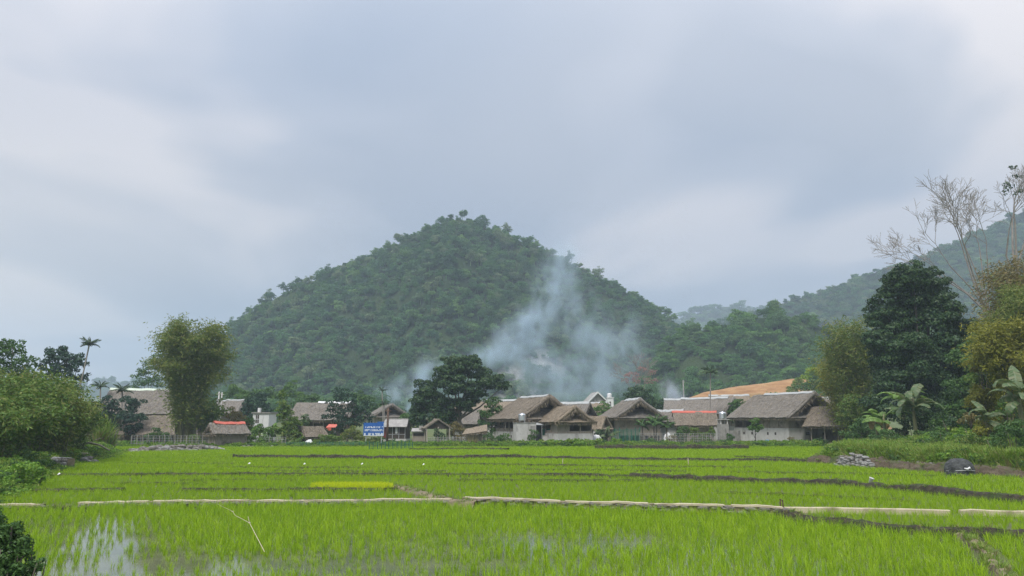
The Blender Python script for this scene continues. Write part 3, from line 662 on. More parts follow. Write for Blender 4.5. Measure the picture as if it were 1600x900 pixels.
def blade_clump(name, n, h, w, spread, lean, rng, mat, segs=3):
    Q = []
    for k in range(n):
        a = rng.uniform(0, 2*math.pi); r = spread*math.sqrt(rng.random()); b = np.array((math.cos(a)*r, math.sin(a)*r, -.03))
        a2 = a+rng.normal()*.7; hh = h*rng.uniform(.6, 1.12); ln = lean*rng.uniform(.3, 1.4); s = np.array((-math.sin(a2+rng.normal()*.9), math.cos(a2), 0))
        pts = [b+np.array((math.cos(a2)*ln*(t**1.9), math.sin(a2)*ln*(t**1.9), hh*(t-.22*t**3*(ln/max(lean, 1e-3))))) for t in np.linspace(0, 1, segs+1)]
        for i in range(segs):
            w0 = w*(1-(i/segs)**1.6); w1 = w*(1-((i+1)/segs)**1.6)+.0004
            Q.append([pts[i]-s*w0/2, pts[i]+s*w0/2, pts[i+1]+s*w1/2, pts[i+1]-s*w1/2])
    Q = np.array(Q); n_ = len(Q)
    # weld each blade's segments so that one blade is one island
    me = bpy.data.meshes.new(name); V = []; Fc = []
    for b in range(n):
        o = len(V); V += [Q[b*segs][0], Q[b*segs][1]]
        for i in range(segs):
            V += [Q[b*segs+i][3], Q[b*segs+i][2]]; Fc.append((o+2*i, o+2*i+1, o+2*i+3, o+2*i+2))
    me.from_pydata([tuple(v) for v in V], [], Fc); me.materials.append(mat); me.update(); return me
_r = np.random.default_rng(5)
RICE_NEAR = proto_collection('rice_near', [blade_clump('rice_clump', 15, .39, .011, .06, .17, _r, M_RICE, 4) for k in range(6)])
RICE_FAR = proto_collection('rice_far', [blade_clump('rice_clump', 9, .34, .022, .07, .13, _r, M_RICE, 2) for k in range(5)])
SEEDLING = proto_collection('seedling', [blade_clump('seedling_clump', 14, .34, .016, .09, .08, _r, M_SEED, 2) for k in range(3)])

BANKS_PX = [o for o in bpy.data.objects if o.name.startswith(('earth_bank', 'stone_bund', 'channel_edge'))]
def bank_points():
    pts = []
    for o in BANKS_PX:
        for ch in ([o] if o.type == 'MESH' else [c for c in o.children if c.name.startswith(('core', 'coping'))]):
            co = np.empty(len(ch.data.vertices)*3, np.float32); ch.data.vertices.foreach_get('co', co); co = co.reshape(-1, 3)
            loc = o.location; pts.append(co[:, :2]+np.array((loc.x, loc.y)))
    return np.concatenate(pts)
BP = bank_points()
_cell = .10; BSET = set(map(tuple, np.unique(np.floor(BP/_cell).astype(int), axis=0)))
def near_bank(x, y, reach=1):
    cx, cy = np.floor(x/_cell).astype(int), np.floor(y/_cell).astype(int); hit = np.zeros(len(x), bool)
    for i, (a, b) in enumerate(zip(cx, cy)):
        for dx in range(-reach, reach+1):
            for dy in range(-reach, reach+1):
                if (a+dx, b+dy) in BSET: hit[i] = True; break
            if hit[i]: break
    return hit
def field_points(lo_y, hi_y, sp, ang, jit, rng):
    n = int(120/sp); i, j = np.meshgrid(np.arange(-n, n), np.arange(-n, n)); i = i.ravel()*sp; j = j.ravel()*sp*.93
    x = i*math.cos(ang)-j*math.sin(ang); y = i*math.sin(ang)+j*math.cos(ang)+lo_y
    k = (y > lo_y) & (y < hi_y); x = x[k]; y = y[k]
    x = x+rng.normal(0, jit, len(x)); y = y+rng.normal(0, jit, len(y))
    xr = np.interp(y, XR_Y, XR_X); xl = np.interp(y, XL_Y, XL_X); lim = .80*y+3
    k = (x > xl-.1) & (x < xr+.15) & (np.abs(x) < lim); return x[k], y[k]
def rice_field(lo, hi, y0, y1, sp, z, protos, npro, label, ang, hs, seed, sparse=None, reach=1, jit=.022, wide=1.0):
    rng = np.random.default_rng(seed); x, y = field_points(y0, y1, sp, ang, jit, rng)
    px, py = to_px(x, y, z); k = np.ones(len(x), bool)
    if lo is not None: k &= py < line(lo, px)-.5
    if hi is not None: k &= py > line(hi, px)+.5
    x, y, px, py = x[k], y[k], px[k], py[k]
    k = ~near_bank(x, y, reach); x, y, px, py = x[k], y[k], px[k], py[k]
    s = hs*(1+.16*np_fbm(x, y, .35, 3, seed)+rng.normal(0, .09, len(x)))
    if sparse is not None:
        d = sparse(px, py, x, y); k = rng.random(len(x)) > d*.62; x, y, s, d = x[k], y[k], s[k], d[k]; s = s*(1-.42*d)
    n = len(x); S = np.stack([s*wide, s*wide, s], 1)
    return scatter_object('rice', np.stack([x, y, np.full(n, z)], 1), rng.uniform(0, 6.28, n), S, rng.integers(0, npro, n), protos, label, 'rice')
def sparse_near(px, py, x, y):
    nz = np_fbm(x, y, .55, 3, 9)
    a = np.exp(-((px-150)/160)**2-((py-866)/50)**2)*1.1
    b = np.exp(-((px-520)/360)**2-((py-888)/26)**2)*.62
    c = np.exp(-((px-900)/260)**2-((py-850)/12)**2)*.7
    return np.clip((a*.8+b+c)*(1+1.2*nz)+.12*nz, 0, 1)
RA = math.atan((180-800)/1183)*-1
rice_field(None, B1, 8.2, 26, .205, 0.0, RICE_NEAR, 6, 'young green rice standing in shallow water of the nearest paddy', RA, .86, 21, sparse_near, 1, .036)
rice_field(B1, B4, 14, 42, .20, .045, RICE_NEAR, 6, 'bright young rice between the pale bund and the middle bank', .06, .72, 22, None, 1, .05)
rice_field(B4, B5, 19, 60, .23, .095, RICE_FAR, 5, 'bright young rice of the third paddy strip', .04, .85, 23, None, 2, .06)
rice_field(B5, None, 46, FIELD_END, .27, .145, RICE_FAR, 5, 'bright young rice in the farthest paddies before the village', .03, .9, 24, None, 2, .07, 1.2)
def seedling_strip():
    rng = np.random.default_rng(8); n = 1500; px = rng.uniform(487, 612, n); py = 764.5+rng.normal(0, 1.3, n)
    P = np.array([on_ground(a, b, .05) for a, b in zip(px, py)]); s = rng.uniform(.7, 1.25, n)*np.clip(1.1-np.abs((px-550)/75)**4*.5, .3, 1)
    scatter_object('seedling_rice', P, rng.uniform(0, 6.28, n), s, rng.integers(0, 3, n), SEEDLING, 'strip of yellow rice seedlings along a muddy bank', 'seedlings')
seedling_strip()

# ------------------------------------------------------------------ hills
def crest_fn(pts, Y):
    """silhouette (px,py) at distance Y -> crest height as a function of x"""
    W = [at(px, py, Y) for px, py in pts]; X = np.array([w.x for w in W]); Z = np.array([w.z for w in W])
    return lambda x: np.interp(x, X, Z)
def make_hill(name, label, pts, Y, treeh, slope, x0, x1, dx, seed, back=.8, gully=.12, front_scale=1.0, zbase=2.0):
    cf = crest_fn(pts, Y); xs = np.arange(x0, x1+dx, dx); H = np.maximum(cf(xs)-treeh, zbase-2)
    k = np.ones(5)/5; H = np.convolve(np.pad(H, 2, 'edge'), k, 'valid')
    vs = np.concatenate([np.linspace(-1, 0, 34), np.linspace(0, 1, 12)[1:]])
    X = np.repeat(xs[None], len(vs), 0); V = np.repeat(vs[:, None], len(xs), 1); Hh = np.repeat(H[None], len(vs), 0)
    D = np.maximum(Hh-zbase, 4)*slope*front_scale+10; bd = D*back
    Yg = Y+np.where(V < 0, V*D, V*bd)
    prof = np.where(V < 0, np.clip(1+V, 0, 1)**1.12, np.clip(1-V, 0, 1)**1.05)
    nz = np_fbm(X, Yg, .018, 4, seed)*gully*(Hh-zbase)*4*prof*(1-prof)
    wob = np_fbm(X, V*60, .03, 3, seed+3)*D*.10*(1-np.abs(V))*(V < 0)
    Z = zbase+(Hh-zbase)*prof+nz-1.5*(prof < .01)
    o = link(name, grid_mesh(name, X, Yg+wob, Z), M_HILLSOIL, None, True); tag(o, label, 'hill', kind='structure')
    return X, Yg+wob, Z
def forest_protos(name, mat, n, leaf, seed, cov=.75, stretch=1.0):
    out = []
    for k in range(n):
        rng = np.random.default_rng(seed+k); B = []
        for i in range(4+k % 3):
            a = rng.uniform(0, 6.28); r = rng.uniform(.1, .52); B.append((math.cos(a)*r, math.sin(a)*r, .75*stretch+rng.uniform(-.28, .35)*stretch, *(rng.uniform(.34, .55, 2)), rng.uniform(.28, .46)*stretch))
        q = crown_quads(B, leaf, cov, 6, rng); 
        mb = MB().tube([(0,0,-.6),(.02,0,.2),(0,.02,.7*stretch)], [.06,.05,.03], 5); V = np.array(mb.V); tq = np.array([[V[i] for i in f] for f in mb.F if len(f) == 4])
        me = quads_mesh('forest_tree', np.concatenate([q, tq])); me.materials.append(mat); out.append(me)
    return out
HILL_TREES = proto_collection('hill_trees', forest_protos('hill', M_HILL, 7, .115, 300, .8)+forest_protos('hill', M_HILL, 2, .10, 340, .5, 1.5))
NEAR_TREES = proto_collection('near_trees', forest_protos('near', M_NEARHILL, 7, .085, 400, .8)+forest_protos('near', M_NEARHILL, 2, .08, 440, .55, 1.5))
def forest_on(name, label, G, spacing, size, protos, npro, seed, keep=None, zoff=-.2, var=.35, big=.12):
    X, Yg, Z = G; rng = np.random.default_rng(seed); P = []
    ny, nx = X.shape
    A = np.stack([X, Yg, Z], -1)
    e1 = A[:-1, 1:]-A[:-1, :-1]; e2 = A[1:, :-1]-A[:-1, :-1]; area = np.linalg.norm(np.cross(e1, e2), axis=-1).ravel()
    n = int(area.sum()/(spacing*spacing)); c = rng.choice(len(area), n, p=area/area.sum()); iy, ix = np.divmod(c, nx-1); u = rng.random((n, 1)); v = rng.random((n, 1))
    P = A[iy, ix]*(1-u)*(1-v)+A[iy, ix+1]*u*(1-v)+A[iy+1, ix]*(1-u)*v+A[iy+1, ix+1]*u*v
    # keep trees apart
    order = rng.permutation(n); cell = spacing*.62; seen = set(); sel = []
    for i in order:
        k = (int(P[i, 0]//cell), int(P[i, 1]//cell), int(P[i, 2]//cell))
        if k in seen: continue
        seen.add(k); sel.append(i)
    P = P[sel]
    if keep is not None: P = P[keep(P)]
    n = len(P); s = size*(1+var*rng.normal(0, .6, n)+.22*np_fbm(P[:, 0], P[:, 1], .03, 3, seed)); s = np.where(rng.random(n) < big, s*1.35, s); s = np.clip(s, size*.45, size*1.9)
    P[:, 2] += (zoff+rng.uniform(-.28, .22, n))*s
    S = np.stack([s*rng.uniform(.85, 1.2, n), s*rng.uniform(.85, 1.2, n), s*rng.uniform(.8, 1.25, n)], 1)
    return scatter_object(name, P, rng.uniform(0, 6.28, n), S, rng.integers(0, npro, n), protos, label, 'forest', tilt=rng.normal(0, .08, (n, 2)))

MAIN = [(255,640),(290,600),(325,560),(350,520),(380,487),(415,465),(450,439),(485,428),(520,413),(545,400),(580,385),(620,370),(655,354),(684,338),(704,329),(724,328),(746,337),(770,349),(800,357),(850,379),(890,399),(940,421),(980,446),(1020,467),(1050,489),(1085,515),(1120,550),(1160,600),(1200,640)]
GM = make_hill('hill', 'steep wooded cone shaped hill rising behind the village', MAIN, 400, 5.0, 1.12, -190, 140, 3.2, 5, .9, .16, zbase=5)
CLIFFS = [(828,598,30,40),(800,575,18,20),(850,560,16,26),(440,470,26,12),(835,630,40,14)]
def off_cliff(P):
    px, py = to_px(P[:, 0], P[:, 1], P[:, 2]); k = np.ones(len(P), bool); nz = np_fbm(P[:, 0], P[:, 2], .15, 2, 3)
    for cx, cy, rx, ry in CLIFFS: k &= (((px-cx)/rx)**2+((py-cy)/ry)**2+.5*nz) > .75
    return k | (RNG.random(len(P)) < .30)
forest_on('hill_forest', 'dense forest covering the cone shaped hill', GM, 3.0, 2.75, HILL_TREES, 9, 31, off_cliff, -.25, .62, .12)
RIDGE = [(1020,560),(1130,490),(1170,478),(1200,469),(1250,456),(1300,441),(1350,421),(1400,403),(1450,390),(1500,366),(1550,346),(1600,317),(1660,302),(1760,296),(1900,292)]
GR = make_hill('hill', 'long wooded ridge climbing to the right edge', RIDGE, 620, 6.0, 1.5, 120, 560, 6.5, 8, .8, .10, zbase=8)
forest_on('ridge_forest', 'forest covering the ridge at the right', GR, 4.6, 4.2, HILL_TREES, 7, 32, None, -.40, .3, .05)
FAR = [(-300,596),(-60,590),(60,594),(130,597),(180,592),(230,590),(300,596),(420,600),(700,600),(980,560),(1040,500),(1085,486),(1110,474),(1135,470),(1165,471),(1200,480),(1260,500),(1400,540),(1900,560)]
GF = make_hill('hill', 'far blue wooded hills on the horizon', FAR, 1150, 7.0, 1.6, -1050, 1000, 16, 12, .8, .08, zbase=8)
forest_on('far_forest', 'hazy blue forest on the far hills', GF, 9.5, 8.5, HILL_TREES, 7, 33, lambda P: (np.abs(P[:, 0]/P[:, 1]) < .85))
NEARW = [(985,640),(1010,590),(1035,520),(1060,499),(1090,497),(1120,495),(1150,484),(1190,474),(1230,477),(1262,482),(1290,495),(1330,508),(1400,515),(1500,520),(1600,520),(1800,510)]
GN_ = make_hill('hill', 'lower wooded hillside right of the cone shaped hill', NEARW, 285, 5.0, 1.25, 42, 240, 3.0, 15, .8, .14, zbase=6)
forest_on('hillside_forest', 'bright green woodland on the lower hillside at right', GN_, 3.8, 3.6, NEAR_TREES, 9, 34, None, -.25, .42)
def foot_wood():
    rng = np.random.default_rng(77); n = 420; x = rng.uniform(-120, 62, n); y = rng.uniform(185, 285, n)
    k = np.abs(x/y) < .85; x, y = x[k], y[k]; P = np.stack([x, y, gz_np(x, y)], 1); s = rng.uniform(2.6, 5.2, len(x))
    px, py = to_px(P[:, 0], P[:, 1], P[:, 2]); k = (px < 1045) & ~((px > 770) & (px < 890)); P, s = P[k], s[k]; n = len(P)
    scatter_object('foot_wood', P, rng.uniform(0, 6.28, n), s, rng.integers(0, 9, n), NEAR_TREES, 'mixed woodland at the foot of the cone shaped hill', 'forest')
foot_wood()
# cleared, terraced slope of orange earth
def terraced_slope():
    pts = [(1040,640),(1075,622),(1100,613),(1150,604),(1200,598),(1235,592),(1262,590),(1290,600),(1312,625),(1340,650),(1500,665)]
    Y = 182; cf = crest_fn(pts, Y); xs = np.arange(34, 79, .8); H = cf(xs); vs = np.linspace(0, 1, 64); zb = 1.2
    X = np.repeat(xs[None], 64, 0); V = np.repeat(vs[:, None], len(xs), 1); Hh = np.repeat(H[None], 64, 0)
    D = np.clip((Hh-zb)*3.0, 5, 34); Yg = Y-(1-V)*D; z = zb+(Hh-zb)*V
    w = .9*np_fbm(X, Yg, .06, 3, 4); st = 1.5; q = (z+w)/st; fr = q-np.floor(q); z2 = (np.floor(q)+np.clip((fr-.55)/.3, 0, 1))*st-w
    z2 = np.where(V > .96, z, np.maximum(z2, zb-.5)); z2 += .12*np_fbm(X, Yg, .5, 3, 6)
    o = link('cleared_slope', grid_mesh('cleared_slope', X, Yg, z2), M_REDEARTH, None, False); tag(o, 'cleared terraced slope of orange earth behind the houses', 'slope', kind='structure')
terraced_slope()

# ------------------------------------------------------------------ air: haze box, smoke
def haze():
    mb = MB().box(-1150, 1150, -90, 2100, -3.5, 212); m = bpy.data.materials.new('haze'); m.use_nodes = True; nt = m.node_tree; nt.nodes.clear()
    out = nt.nodes.new('ShaderNodeOutputMaterial'); v = nt.nodes.new('ShaderNodeVolumePrincipled')
    v.inputs['Color'].default_value = (.69, .83, 1.0, 1); v.inputs['Density'].default_value = .00058; v.inputs['Anisotropy'].default_value = .0
    nt.links.new(v.outputs[0], out.inputs['Volume']); m.cycles.homogeneous_volume = True
    o = mb.build('haze', m); tag(o, 'thin pale haze over the whole valley', 'haze', kind='stuff'); o.display_type = 'WIRE'
haze()
def smoke(name, label, lo, hi, puffs, gain, noise_s=.16, step=1.0, col=(.80,.88,1.0)):
    """one closed box of air; density is a sum of soft puffs broken up by noise"""
    c = (Vector(lo)+Vector(hi))/2; mb = MB().box(lo[0]-c.x, hi[0]-c.x, lo[1]-c.y, hi[1]-c.y, lo[2]-c.z, hi[2]-c.z)
    m = bpy.data.materials.new(name); m.use_nodes = True; nt = m.node_tree; N = nt.nodes; L = nt.links; N.clear()
    out = N.new('ShaderNodeOutputMaterial'); v = N.new('ShaderNodeVolumePrincipled'); v.inputs['Color'].default_value = (*col, 1); v.inputs['Anisotropy'].default_value = .1
    tc = N.new('ShaderNodeTexCoord'); w = N.new('ShaderNodeTexNoise'); w.inputs['Scale'].default_value = noise_s*.7; w.inputs['Detail'].default_value = 2
    L.new(tc.outputs['Object'], w.inputs['Vector'])
    sub = N.new('ShaderNodeVectorMath'); sub.operation = 'SUBTRACT'; sub.inputs[1].default_value = (.5,.5,.5); L.new(w.outputs['Color'], sub.inputs[0])
    mul = N.new('ShaderNodeVectorMath'); mul.operation = 'SCALE'; mul.inputs['Scale'].default_value = .9/noise_s; L.new(sub.outputs[0], mul.inputs[0])
    pos = N.new('ShaderNodeVectorMath'); pos.operation = 'ADD'; L.new(tc.outputs['Object'], pos.inputs[0]); L.new(mul.outputs[0], pos.inputs[1])
    acc = None
    for (p, r, wgt) in puffs:
        d = N.new('ShaderNodeVectorMath'); d.operation = 'SUBTRACT'; d.inputs[1].default_value = Vector(p)-c; L.new(pos.outputs[0], d.inputs[0])
        e = N.new('ShaderNodeVectorMath'); e.operation = 'DIVIDE'; e.inputs[1].default_value = r; L.new(d.outputs[0], e.inputs[0])
        q = N.new('ShaderNodeVectorMath'); q.operation = 'DOT_PRODUCT'; L.new(e.outputs[0], q.inputs[0]); L.new(e.outputs[0], q.inputs[1])
        a = N.new('ShaderNodeMath'); a.operation = 'MULTIPLY'; a.inputs[1].default_value = -1.6; L.new(q.outputs['Value'], a.inputs[0])
        x = N.new('ShaderNodeMath'); x.operation = 'EXPONENT'; L.new(a.outputs[0], x.inputs[0])
        y = N.new('ShaderNodeMath'); y.operation = 'MULTIPLY_ADD'; y.inputs[1].default_value = wgt; L.new(x.outputs[0], y.inputs[0])
        if acc is None: y.inputs[2].default_value = 0
        else: L.new(acc, y.inputs[2])
        acc = y.outputs[0]
    n2 = N.new('ShaderNodeTexNoise'); n2.inputs['Scale'].default_value = noise_s; n2.inputs['Detail'].default_value = 4; n2.inputs['Roughness'].default_value = .55
    mp = N.new('ShaderNodeMapping'); mp.inputs['Scale'].default_value = (1, 1, .7); L.new(pos.outputs[0], mp.inputs[0]); L.new(mp.outputs[0], n2.inputs['Vector'])
    mr = mapr(nt, n2.outputs['Fac'], .40, .62, .02, 1.9)
    f = N.new('ShaderNodeMath'); f.operation = 'MULTIPLY'; L.new(acc, f.inputs[0]); L.new(mr, f.inputs[1])
    s = N.new('ShaderNodeMath'); s.operation = 'MULTIPLY_ADD'; s.inputs[1].default_value = gain; s.inputs[2].default_value = -.0006; L.new(f.outputs[0], s.inputs[0])
    z = N.new('ShaderNodeMath'); z.operation = 'MAXIMUM'; z.inputs[1].default_value = 0; L.new(s.outputs[0], z.inputs[0])
    L.new(z.outputs[0], v.inputs['Density']); L.new(v.outputs[0], out.inputs['Volume']); m.cycles.volume_step_rate = step
    o = mb.build(name, m); o.location = c; o.display_type = 'WIRE'; tag(o, label, 'smoke', kind='stuff')
def puff(px, py, Y, r, w, ry=None, rd=None):
    p = at(px, py, Y); k = mpp(Y); return (tuple(p), (r*k, (rd or r)*k, (ry or r)*k), w)
YS = 188
PUFFS = [puff(643,646,YS,13,5.5,14), puff(652,628,YS,12,3.2,16), puff(664,600,YS,20,1.5,26), puff(680,575,YS,22,.9,22), puff(612,618,YS,30,.75,18), puff(640,600,YS,24,.6,20),
         puff(765,556,YS,26,1.5,18), puff(800,540,YS,26,1.7,30), puff(832,512,YS,24,1.9,34), puff(828,560,YS,40,.55,40), puff(862,462,YS,28,.95,44), puff(884,415,YS,30,.5,40),
         puff(905,500,YS,30,.5,56), puff(945,560,YS,44,.45,60), puff(880,600,YS,60,.5,40), puff(985,540,YS,30,.26,50), puff(945,612,YS,30,.5,22), puff(720,600,YS,40,.5,30)]
smoke('smoke', 'bluish white smoke drifting up from behind the large dark tree', (-44, 164, .8), (40, 214, 52), PUFFS, .19, .26, .5, (.70,.87,1.0))
smoke('smoke', 'small white smoke puff beside the dark trees below the cleared slope', (26, 128, .8), (44, 150, 12), [puff(1050,614,139,13,1.6,14), puff(1057,628,139,16,1.4,9), puff(1042,600,139,12,.5,16)], .3, .5, .6)
#--PART2-END--
# ------------------------------------------------------------------ thatched houses
def slab(mb, A, B, C, D, t, nu, nv, rng, course=7, nz=.05, rag=.12, sag=.06):
    """thick thatch between eave A-B and ridge D-C; ragged eave, layered courses"""
    A, B, C, D = (np.array(p, float) for p in (A, B, C, D)); nrm = unit(np.cross(B-A, D-A)); top = []; bot = []; s0 = rng.uniform(0, 50)
    for j in range(nv+1):
        v = j/nv
        for i in range(nu+1):
            u = i/nu; p = (A*(1-u)+B*u)*(1-v)+(D*(1-u)+C*u)*v
            fr = (v*course) % 1.0; n1 = fnoise(p[0]+s0, p[1], p[2], 1.1); n2 = fnoise(p[0]+s0, p[1]*1.0, p[2]*2, 4.5, 3)
            off = t+.035*(1-fr)+nz*n1*1.3+nz*n2*.9-sag*math.sin(math.pi*u)*math.sin(math.pi*v)
            q = p+nrm*off
            if j == 0: q = q+unit((A+B)/2-(C+D)/2)*rag*(.5+n2)
            top.append(q); bot.append(p+nrm*(.02*n1))
    k = (nu+1)*(nv+1); V = top+bot; Fc = []
    I = lambda i, j: j*(nu+1)+i
    for j in range(nv):
        for i in range(nu):
            Fc.append((I(i,j), I(i+1,j), I(i+1,j+1), I(i,j+1))); Fc.append((k+I(i,j), k+I(i,j+1), k+I(i+1,j+1), k+I(i+1,j)))
    for i in range(nu): Fc.append((k+I(i,0), k+I(i+1,0), I(i+1,0), I(i,0))); Fc.append((I(i,nv), I(i+1,nv), k+I(i+1,nv), k+I(i,nv)))
    for j in range(nv): Fc.append((I(0,j), I(0,j+1), k+I(0,j+1), k+I(0,j))); Fc.append((k+I(nu,j), k+I(nu,j+1), I(nu,j+1), I(nu,j)))
    mb.add(V, Fc)
def straw_fringe(A, B, down, n, rng, L=.3, w=.045, scat=.08):
    A, B = np.array(A, float), np.array(B, float); down = unit(np.array(down, float)); Q = []
    ax = unit(B-A)
    for k in range(n):
        p = A+(B-A)*rng.random()+rng.normal(size=3)*scat*.5; d = unit(down+rng.normal(size=3)*.28); l = L*rng.uniform(.4, 1.3); s = ax*w*rng.uniform(.6, 1.4)
        Q.append([p-s/2, p+s/2, p+d*l+s*.12, p+d*l-s*.12])
    return np.array(Q)
def thatch_house(label, px, Y, rot, W, L, he, hr, g=.7, hs=.52, d=1.5, t=.24, thatch=None, cap=None, capw=.32, cap_span=(0, 1), walls='concrete', base=1.7, verge=True, detail=1.0,
                 name='thatched_house', cat='house', group=None, inset=.75, opens=(), base_mat=None, wall_mat=None, back_skirt=True, skirt=True, py=None, z0=None, hood=.3, vents=()):
    rng = np.random.default_rng(sum(ord(ch)*(i+1) for i, ch in enumerate(label)) % 99991)
    thatch = thatch or M_THATCH; p = at(px, 690, Y); z0 = gz(p.x, Y) if z0 is None else z0
    root = empty(name, (p.x, Y, z0), R(rot), label, cat, group)
    w, l = W/2, L/2; nu = max(8, int(L*3.2*detail)); nv = max(6, int(math.hypot(w, hr-he)*3.2*detail)); lr = l-g*.3      # ridge half length
    down = lambda sx: (sx*w, 0, he-hr)
    for sx in (-1, 1):
        mb = MB()
        if sx < 0: slab(mb, (-w, l, he), (-w, -l, he), (0, -lr, hr), (0, lr, hr), t, nu, nv, rng)
        else: slab(mb, (w, -l, he), (w, l, he), (0, lr, hr), (0, -lr, hr), t, nu, nv, rng)
        s = mb.build('roof_slope', thatch, root, False)
        nrm = unit(np.array((sx*(hr-he), 0, w))); dn = unit(np.array((sx*w, 0, he-hr))); k = int(26*L*math.hypot(w, hr-he)*detail*detail)
        uu = rng.uniform(-1, 1, k)*l*.97; vv = rng.uniform(.02, .97, k); P = np.stack([sx*w*vv, uu, hr+(he-hr)*vv], 1)+nrm*(t+.05); ll = rng.uniform(.12, .4, (k, 1)); sd = np.array((0, 1, 0))*rng.uniform(.02, .06, (k, 1))
        d3 = unit(dn+nrm*rng.uniform(-.05, .14, (k, 1))+np.array((0, 1, 0))*rng.normal(0, .2, (k, 1)))
        tag(link('loose_straw', quads_mesh('loose_straw', np.stack([P-sd/2, P+sd/2, P+d3*ll+sd*.2, P+d3*ll-sd*.2], 1)), M_STRAW, s), kind='stuff')
        q = straw_fringe((sx*w, -l, he+.08), (sx*w, l, he+.08), (sx*.5, 0, -1), int(42*L*detail), rng, .26)
        tag(link('eave_straw', quads_mesh('eave_straw', q), M_STRAW, s), kind='stuff')
    for sy in (-1, 1):
        if sy > 0 and not back_skirt: continue
        hs_ = hs*.86; wt = w*(1-hs_)*.96; zt = he+(hr-he)*hs_
        if skirt:
            mb = MB(); sl = t*.85
            if sy < 0: slab(mb, (-w*.985, -l+.02, he-.03), (w*.985, -l+.02, he-.03), (wt, -l+d+.5, zt), (-wt, -l+d+.5, zt), sl, max(8, int(W*3*detail)), max(6, int(8*detail)), rng)
            else: slab(mb, (w*.985, l-.02, he-.03), (-w*.985, l-.02, he-.03), (-wt, l-d, zt), (wt, l-d, zt), sl, max(8, int(W*2*detail)), 5, rng)
            s = mb.build('roof_skirt', thatch, root, False)
            if sy < 0:
                q = straw_fringe((-w, -l, he+.03), (w, -l, he+.03), (0, -.5, -1), int(42*W*detail), rng, .26)
                tag(link('eave_straw', quads_mesh('eave_straw', q), M_STRAW, s), kind='stuff')
        d2 = d+.5; yq = sy*(l-d2-.05) if skirt else sy*(l-g-.25); z1 = zt-.15 if skirt else he
        wq = (w*(1-hs_)*.98 if skirt else w*.96)
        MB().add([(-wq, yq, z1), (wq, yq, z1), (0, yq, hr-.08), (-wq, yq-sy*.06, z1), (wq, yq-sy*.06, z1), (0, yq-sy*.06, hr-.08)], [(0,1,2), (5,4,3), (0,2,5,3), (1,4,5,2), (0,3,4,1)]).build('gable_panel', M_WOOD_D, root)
        if verge and sy < 0:
            for sx in (-1, 1):
                a = np.array((0, -lr-.02, hr+t*.55)); b = np.array((sx*w, -l-.02, he+t*.45)); P = []
                for i in range(11):
                    u = i/10; P.append(a*(1-u)+b*u+np.array((0, 0, -.10*math.sin(math.pi*u)))+rng.normal(size=3)*.02)
                v = MB().tube(P, [hood*.55*(1.15-.5*i/10)*(1+.12*rng.normal()) for i in range(11)], 7).build('verge', thatch, root, True)
                q = [straw_fringe(P[i], P[i+1], (0, -.25, -1), int(26*detail), rng, hood*1.5*(1.1-.55*i/10), .06, .1) for i in range(10)]
                tag(link('verge_straw', quads_mesh('verge_straw', np.concatenate(q)), M_STRAW, v), kind='stuff')
    if cap is not None:
        y0, y1 = -lr-.12+(2*lr+.2)*cap_span[0], -lr-.12+(2*lr+.2)*cap_span[1]; mb = MB(); n = 10; sl = (hr-he)/w; zt = hr+t*1.3+.10
        V = []; Fc = []
        for i in range(n+1):
            y = y0+(y1-y0)*i/n; zz = zt+.035*rng.normal()-.05*math.sin(math.pi*i/n)
            V += [(-capw, y, zz-capw*sl), (-capw*.2, y, zz), (capw*.2, y, zz), (capw, y, zz-capw*sl), (capw, y, zz-capw*sl-.05), (0, y, zz-.08), (-capw, y, zz-capw*sl-.05)]
        for i in range(n):
            for j in range(7): Fc.append((i*7+j, (i+1)*7+j, (i+1)*7+(j+1) % 7, i*7+(j+1) % 7))
        Fc += [tuple(range(7)), tuple(range(7*n, 7*n+7))[::-1]]
        mb.add(V, Fc).build('ridge_cap', cap, root)
    # walls: sides named by the way they face: f(ront), l(eft), r(ight), b(ack)
    wi, li = w-inset, l-inset; top = he+.12
    wm = wall_mat or M_WOOD; bm = base_mat or M_CONC
    def wall(side, a, b, z0_, z1_, th, mat, nm, out=0.0, par=root):
        """a..b along the side"""
        if side == 'f': return MB().box(a, b, -li-out-th, -li-out, z0_, z1_).build(nm, mat, par)
        if side == 'b': return MB().box(a, b, li+out, li+out+th, z0_, z1_).build(nm, mat, par)
        if side == 'l': return MB().box(-wi-out-th, -wi-out, a, b, z0_, z1_).build(nm, mat, par)
        return MB().box(wi+out, wi+out+th, a, b, z0_, z1_).build(nm, mat, par)
    spans = {'f': (-wi, wi), 'b': (-wi, wi), 'l': (-li, li), 'r': (-li, li)}
    zb = base if walls == 'concrete' else 0.0
    if walls == 'concrete':
        for s in 'fblr':
            a, b = spans[s]; ext = .14 if s in 'fb' else 0.0; par = wall(s, a-ext, b+ext, -.3, base, .14, bm, 'lower_wall')
            for (sd, u, zc, vw, vh) in vents:
                if sd != s: continue
                c = a+(b-a)*u; wall(s, c-vw/2, c+vw/2, zc-vh/2, zc+vh/2, .012, M_WOOD_D, 'vent', .142, par)
        MB().box(-wi+.02, wi-.02, -li+.02, li-.02, base-.12, base-.02).build('floor', M_WOOD_D, root)
